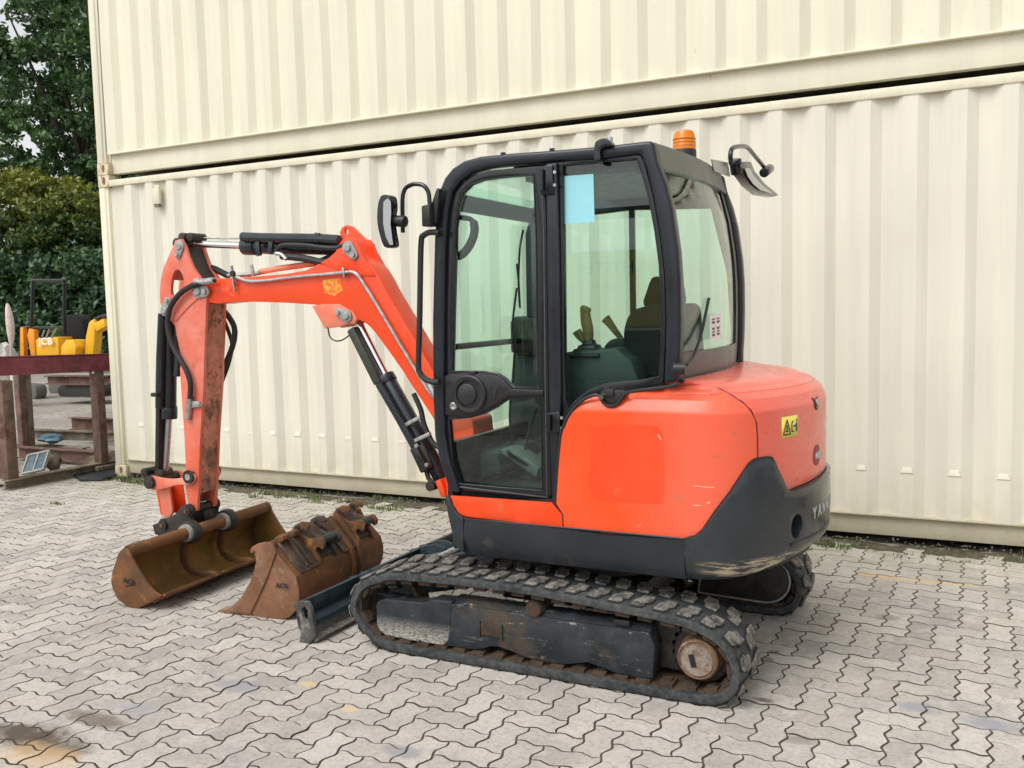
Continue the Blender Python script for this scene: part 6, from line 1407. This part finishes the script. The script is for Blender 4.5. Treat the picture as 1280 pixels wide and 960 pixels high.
# ================================================================== ditching bucket on the coupler
RZ, PV = R(2.9), (2.60, -2.93, 0)
BK = None
side1 = [(2.591,0.325),(2.614,0.334),(2.639,0.332),(2.656,0.313),(2.660,0.291),(2.710,0.218),(2.771,0.143),(2.811,0.112),(2.858,0.093),(2.857,0.084),(2.680,-0.001),(2.649,-0.003),(2.612,0.004),(2.539,0.038),(2.506,0.094),(2.498,0.138),(2.511,0.190),(2.545,0.257),(2.561,0.295)]
shell = [(2.626,0.326),(2.597,0.321),(2.570,0.291),(2.554,0.254),(2.520,0.191),(2.508,0.139),(2.515,0.097),(2.546,0.046),(2.616,0.014),(2.681,0.009),(2.857,0.092),(2.857,0.081),(2.680,-0.003),(2.605,0.001),(2.533,0.035),(2.499,0.091),(2.490,0.138),(2.505,0.192),(2.539,0.256),(2.554,0.294),(2.592,0.332)]
b = MB(); b.plate(shell, -2.928, -1.732); BK = b.obj('ditching_bucket', BRUSTIN, EX, .001, 1, 45, rot=RZ, piv=PV)
for yy in (-2.945, -1.745): b = MB(); b.plate(side1, yy, yy + .014); b.obj('bucket_side', BRUST if yy < -2 else BRUSTIN, BK, .003, rot=RZ, piv=PV)
q = [(2.619,0.314)][0]
MB().cyl((q[0] + .004, -2.93, q[1] - .004), (q[0] + .004, -1.74, q[1] - .004), .036, n=22).obj('torsion_tube', BRUST, BK, rot=RZ, piv=PV)
lp = [(2.764,0.052),(2.870,0.101),(2.875,0.086),(2.787,0.037)]
b = MB(); b.plate(lp, -2.93, -1.74); b.obj('cutting_edge', BRUST, BK, .002, rot=RZ, piv=PV)
(tx_, tz_) = q
for yc_ in (-2.45, -2.13):
    b = MB(); b.lathe((tx_ + .004, yc_ - .03, tz_ - .004), (0, 1, 0), [(0, .042), (0, .066), (.012, .070), (.05, .070), (.06, .062), (.06, .042)], 26); b.obj('mounting_ring', DIRTY, BK, .002, rot=RZ, piv=PV)
    MB().lathe((tx_ + .004, yc_ - .052, tz_ - .004), (0, 1, 0), [(0, .038), (0, .052), (.022, .054)], 24).obj('tube_collar', GREYPIN, BK, rot=RZ, piv=PV)
    inner = [(2.661,0.305),(2.627,0.266),(2.597,0.208),(2.587,0.162),(2.596,0.118),(2.631,0.086),(2.692,0.075),(2.766,0.084),(2.802,0.077),(2.801,0.066),(2.702,0.040),(2.622,0.048),(2.568,0.078),(2.540,0.125),(2.539,0.184),(2.563,0.250),(2.599,0.303)]
    b = MB(); b.plate(inner, yc_ - .012, yc_ + .012); b.obj('bucket_rib', BRUST, BK, .003, rot=RZ, piv=PV)
ax_ = text('ACR', .042, BLACK, None, None, BK, 'stamped_mark', .0006, 1.1, 0, .001, m4=Matrix.Translation(([(2.638,0.149)][0][0], -2.9465, [(2.638,0.149)][0][1])) @ (Matrix.Rotation(R(6), 3, 'Y') @ FACE_Y).to_4x4())
p = [(2.606,-2.946,0.119),(2.666,-2.946,0.137)]; b = MB(); b.bar(p[0], p[1], .001, .006); b.obj('stamped_line', BLACK, BK)

# ================================================================== digging bucket lying on the paving
R2, PV2 = R(5.5), (3.50, -2.76, 0)
DK = empty('digging_bucket', (3.40, -2.3, 0), 'rust brown digging bucket lying on the paving between the wide bucket and the blade', 'excavator bucket')
s2 = [(3.375,0.338),(3.370,0.359),(3.385,0.378),(3.419,0.396),(3.458,0.406),(3.491,0.409),(3.516,0.401),(3.541,0.350),(3.591,0.296),(3.649,0.238),(3.666,0.172),(3.663,0.121),(3.648,0.073),(3.619,0.037),(3.591,0.014),(3.559,0.003),(3.450,-0.003),(3.334,-0.003),(3.256,0.003),(3.146,-0.014),(3.147,-0.000),(3.224,0.032),(3.300,0.098),(3.332,0.146),(3.366,0.194),(3.392,0.253),(3.406,0.306),(3.395,0.353)]
for yy in (-2.775, -1.895): b = MB(); b.plate(s2, yy, yy + .016); SP = b.obj('bucket_side', BORANGE if yy < -2 else BRUST, DK, .003, rot=R2, piv=PV2)
wearp = [(3.393,0.348),(3.403,0.379),(3.439,0.399),(3.494,0.408),(3.526,0.399),(3.542,0.363),(3.484,0.237),(3.417,0.113),(3.358,0.012),(3.260,0.013),(3.180,-0.000),(3.245,0.037),(3.319,0.103),(3.386,0.200),(3.412,0.259),(3.423,0.312),(3.410,0.360),(3.398,0.353)]
b = MB(); b.plate(wearp, -2.785, -2.7755); b.obj('side_cutter', BORANGE, DK, .003, rot=R2, piv=PV2)
sh = [(3.506,0.393),(3.541,0.350),(3.591,0.296),(3.649,0.238),(3.666,0.172),(3.663,0.121),(3.648,0.073),(3.619,0.037),(3.591,0.014),(3.559,0.003),(3.450,-0.003),(3.334,-0.003),(3.199,-0.005),(3.199,0.004),(3.335,0.008),(3.451,0.008),(3.559,0.014),(3.587,0.024),(3.612,0.044),(3.637,0.075),(3.650,0.120),(3.653,0.167),(3.638,0.231),(3.580,0.286),(3.530,0.340),(3.495,0.384)]
b = MB(); b.plate(sh, -2.759, -1.895); b.obj('bucket_shell', BRUST, DK, .001, 1, 45, rot=R2, piv=PV2)
q = [(3.489,0.379)][0]
MB().cyl((q[0], -2.76, q[1]), (q[0], -1.895, q[1]), .030, n=20).obj('torsion_tube', BRUST, DK, rot=R2, piv=PV2)
for k in range(4):
    yy = -2.74 + k * .265; t0 = [(3.256,-0.004),(3.192,-0.021),(3.140,-0.024),(3.124,-0.008),(3.142,0.010),(3.189,0.023),(3.247,0.035)]
    b = MB(); b.plate(t0, yy - .03, yy + .03); b.obj('bucket_tooth', BEAMG, DK, .004, rot=R2, piv=PV2)
# back straps, box stiffeners and mounting ears
strap = [(3.517,0.403),(3.563,0.356),(3.613,0.300),(3.657,0.246),(3.643,0.233),(3.591,0.287),(3.541,0.341),(3.500,0.389)]
for ya, yb, mt in ((-2.73, -2.56, BDARK), (-2.31, -2.18, BDARK)): b = MB(); b.plate(strap, ya, yb); b.obj('wear_strap', mt, DK, .004, rot=R2, piv=PV2)
for ya in (-2.62, -2.66): b = MB(); b.plate([(3.524,0.416),(3.574,0.366),(3.653,0.273),(3.636,0.250),(3.561,0.331),(3.511,0.385)], ya - .006, ya + .006); b.obj('wear_strip', BDARK, DK, .002, rot=R2, piv=PV2)
ear = [(3.467,0.377),(3.475,0.416),(3.499,0.448),(3.537,0.469),(3.575,0.468),(3.595,0.448),(3.583,0.430),(3.557,0.432),(3.534,0.417),(3.544,0.393),(3.585,0.376),(3.623,0.383),(3.650,0.394),(3.670,0.384),(3.685,0.364),(3.683,0.339),(3.667,0.325),(3.652,0.336),(3.636,0.338),(3.624,0.316),(3.643,0.280),(3.657,0.248),(3.631,0.240),(3.581,0.294),(3.520,0.356)]
for k, yy in enumerate((-2.54, -2.37, -2.12, -1.965)):
    e2 = ear if k % 2 == 0 else [(x - .006, z - .004) for x, z in ear]
    b = MB(); b.plate(e2, yy - .011, yy + .011); b.obj('mounting_ear', BRUST if k != 1 else BDARK, DK, .003, rot=R2, piv=PV2)
    q3 = [(3.519,0.437)][0]; MB().cyl((q3[0], yy - .016, q3[1]), (q3[0], yy + .016, q3[1]), .016, n=14).obj('ear_pin', DIRTY, DK, .002, rot=R2, piv=PV2)
for ya, yb in ((-2.528, -2.382), (-2.108, -1.977)):
    b = MB(); b.plate([(3.490,0.392),(3.508,0.423),(3.534,0.413),(3.554,0.381),(3.595,0.355),(3.583,0.337),(3.531,0.357),(3.505,0.372)], ya, yb); b.obj('coupler_bridge', BDARK, DK, .004, rot=R2, piv=PV2)
    b = MB(); b.plate([(3.585,0.367),(3.628,0.380),(3.649,0.386),(3.664,0.371),(3.668,0.350),(3.653,0.353),(3.637,0.351),(3.614,0.328)], ya + .02, yb - .015); b.obj('hook_plate', BLADEM, DK, .004, rot=R2, piv=PV2)
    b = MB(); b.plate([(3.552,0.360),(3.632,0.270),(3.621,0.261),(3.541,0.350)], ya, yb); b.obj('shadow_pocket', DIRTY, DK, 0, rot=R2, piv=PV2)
for yy in (-2.70, -2.60): b = MB(); b.plate([(3.474,0.399),(3.508,0.432),(3.546,0.435),(3.555,0.411),(3.522,0.395),(3.499,0.371)], yy - .03, yy + .03); b.obj('tube_saddle', BRUST, DK, .006, rot=R2, piv=PV2)
rb = [(3.480,0.404),(3.530,0.434),(3.565,0.386),(3.614,0.323),(3.668,0.262),(3.685,0.183),(3.676,0.110),(3.630,0.036),(3.585,0.000),(3.620,0.048),(3.650,0.107),(3.658,0.167),(3.646,0.234),(3.591,0.291),(3.536,0.349),(3.495,0.388)]
for yy in (-2.24, -2.16): b = MB(); b.plate(rb, yy - .012, yy + .012); b.obj('back_rib', BRUST, DK, .003, rot=R2, piv=PV2)
text('ACR', .036, BLACK, None, None, DK, 'stamped_mark', .0006, 1.15, 0, .001, m4=Matrix.Translation(([(3.569,0.185)][0][0], -2.7775, [(3.569,0.185)][0][1])) @ (Matrix.Rotation(R(-3), 3, 'Y') @ FACE_Y).to_4x4())

# ================================================================== yellow forklift behind the camera, seen only as a reflection in the glass
FK = empty('forklift', (1.7, -12.5, 0), 'yellow forklift parked across the yard behind the camera, mirrored in the side glass', 'forklift')
FY = -12.0
def fbox(nm, x0, x1, y0, y1, z0, z1, m, bev=.04):
    b = MB(); b.bb(x0, x1, y0, y1, z0, z1); return b.obj(nm, m, FK, bev, 3)
FX0, FX1 = .75, 2.85
yl = plain('forklift_yellow', (.78, .60, .12), .4, 0, .05, .05)
fbox('body', FX0, FX1, FY - 1.1, FY, 1.25, 2.4, yl, .08)
fbox('lower_body', FX0 + .05, FX1 - .05, FY - 1.05, FY - .05, .5, 1.2, BLACK, .04)
fbox('counterweight', FX1 + .0, FX1 + .55, FY - 1.05, FY - .05, .4, 1.5, yl, .15)
fbox('chassis', FX0 - .3, FX1 + .3, FY - 1.0, FY - .1, .22, .5, BLACK)
for xx in (FX0 + .2, FX1 - .1):
    for yy in (FY - .18, FY - .95): MB().lathe((xx, yy - .12, .34), (0, 1, 0), [(0, .2), (0, .30), (.03, .34), (.21, .34), (.24, .30), (.24, .2)], 24).obj('wheel', BLACK, FK)
for xx in (FX0 + .1, FX1 - .35):
    for yy in (FY - .08, FY - 1.02): fbox('guard_post', xx, xx + .08, yy - .04, yy + .04, 2.4, 2.95, BLACK, .01)
fbox('overhead_guard', FX0, FX1 - .2, FY - 1.1, FY, 2.95, 3.02, BLACK, .02)
for yy in (FY - .35, FY - .75): fbox('mast', FX0 - .55, FX0 - .42, yy - .06, yy + .06, .1, 2.9, BLACK, .01); fbox('fork', FX0 - 1.6, FX0 - .55, yy - .06, yy + .06, .06, .11, BLACK, .01)
text('HYSTER', .24, BLACK, (1.9, FY + .004, 2.14), (Matrix.Rotation(R(180), 3, 'Z') @ FACE_Y), FK, 'lettering', .002, 1.1)
text('600-12', .16, BLACK, (1.9, FY + .004, 1.88), (Matrix.Rotation(R(180), 3, 'Z') @ FACE_Y), FK, 'lettering', .002, 1.1)
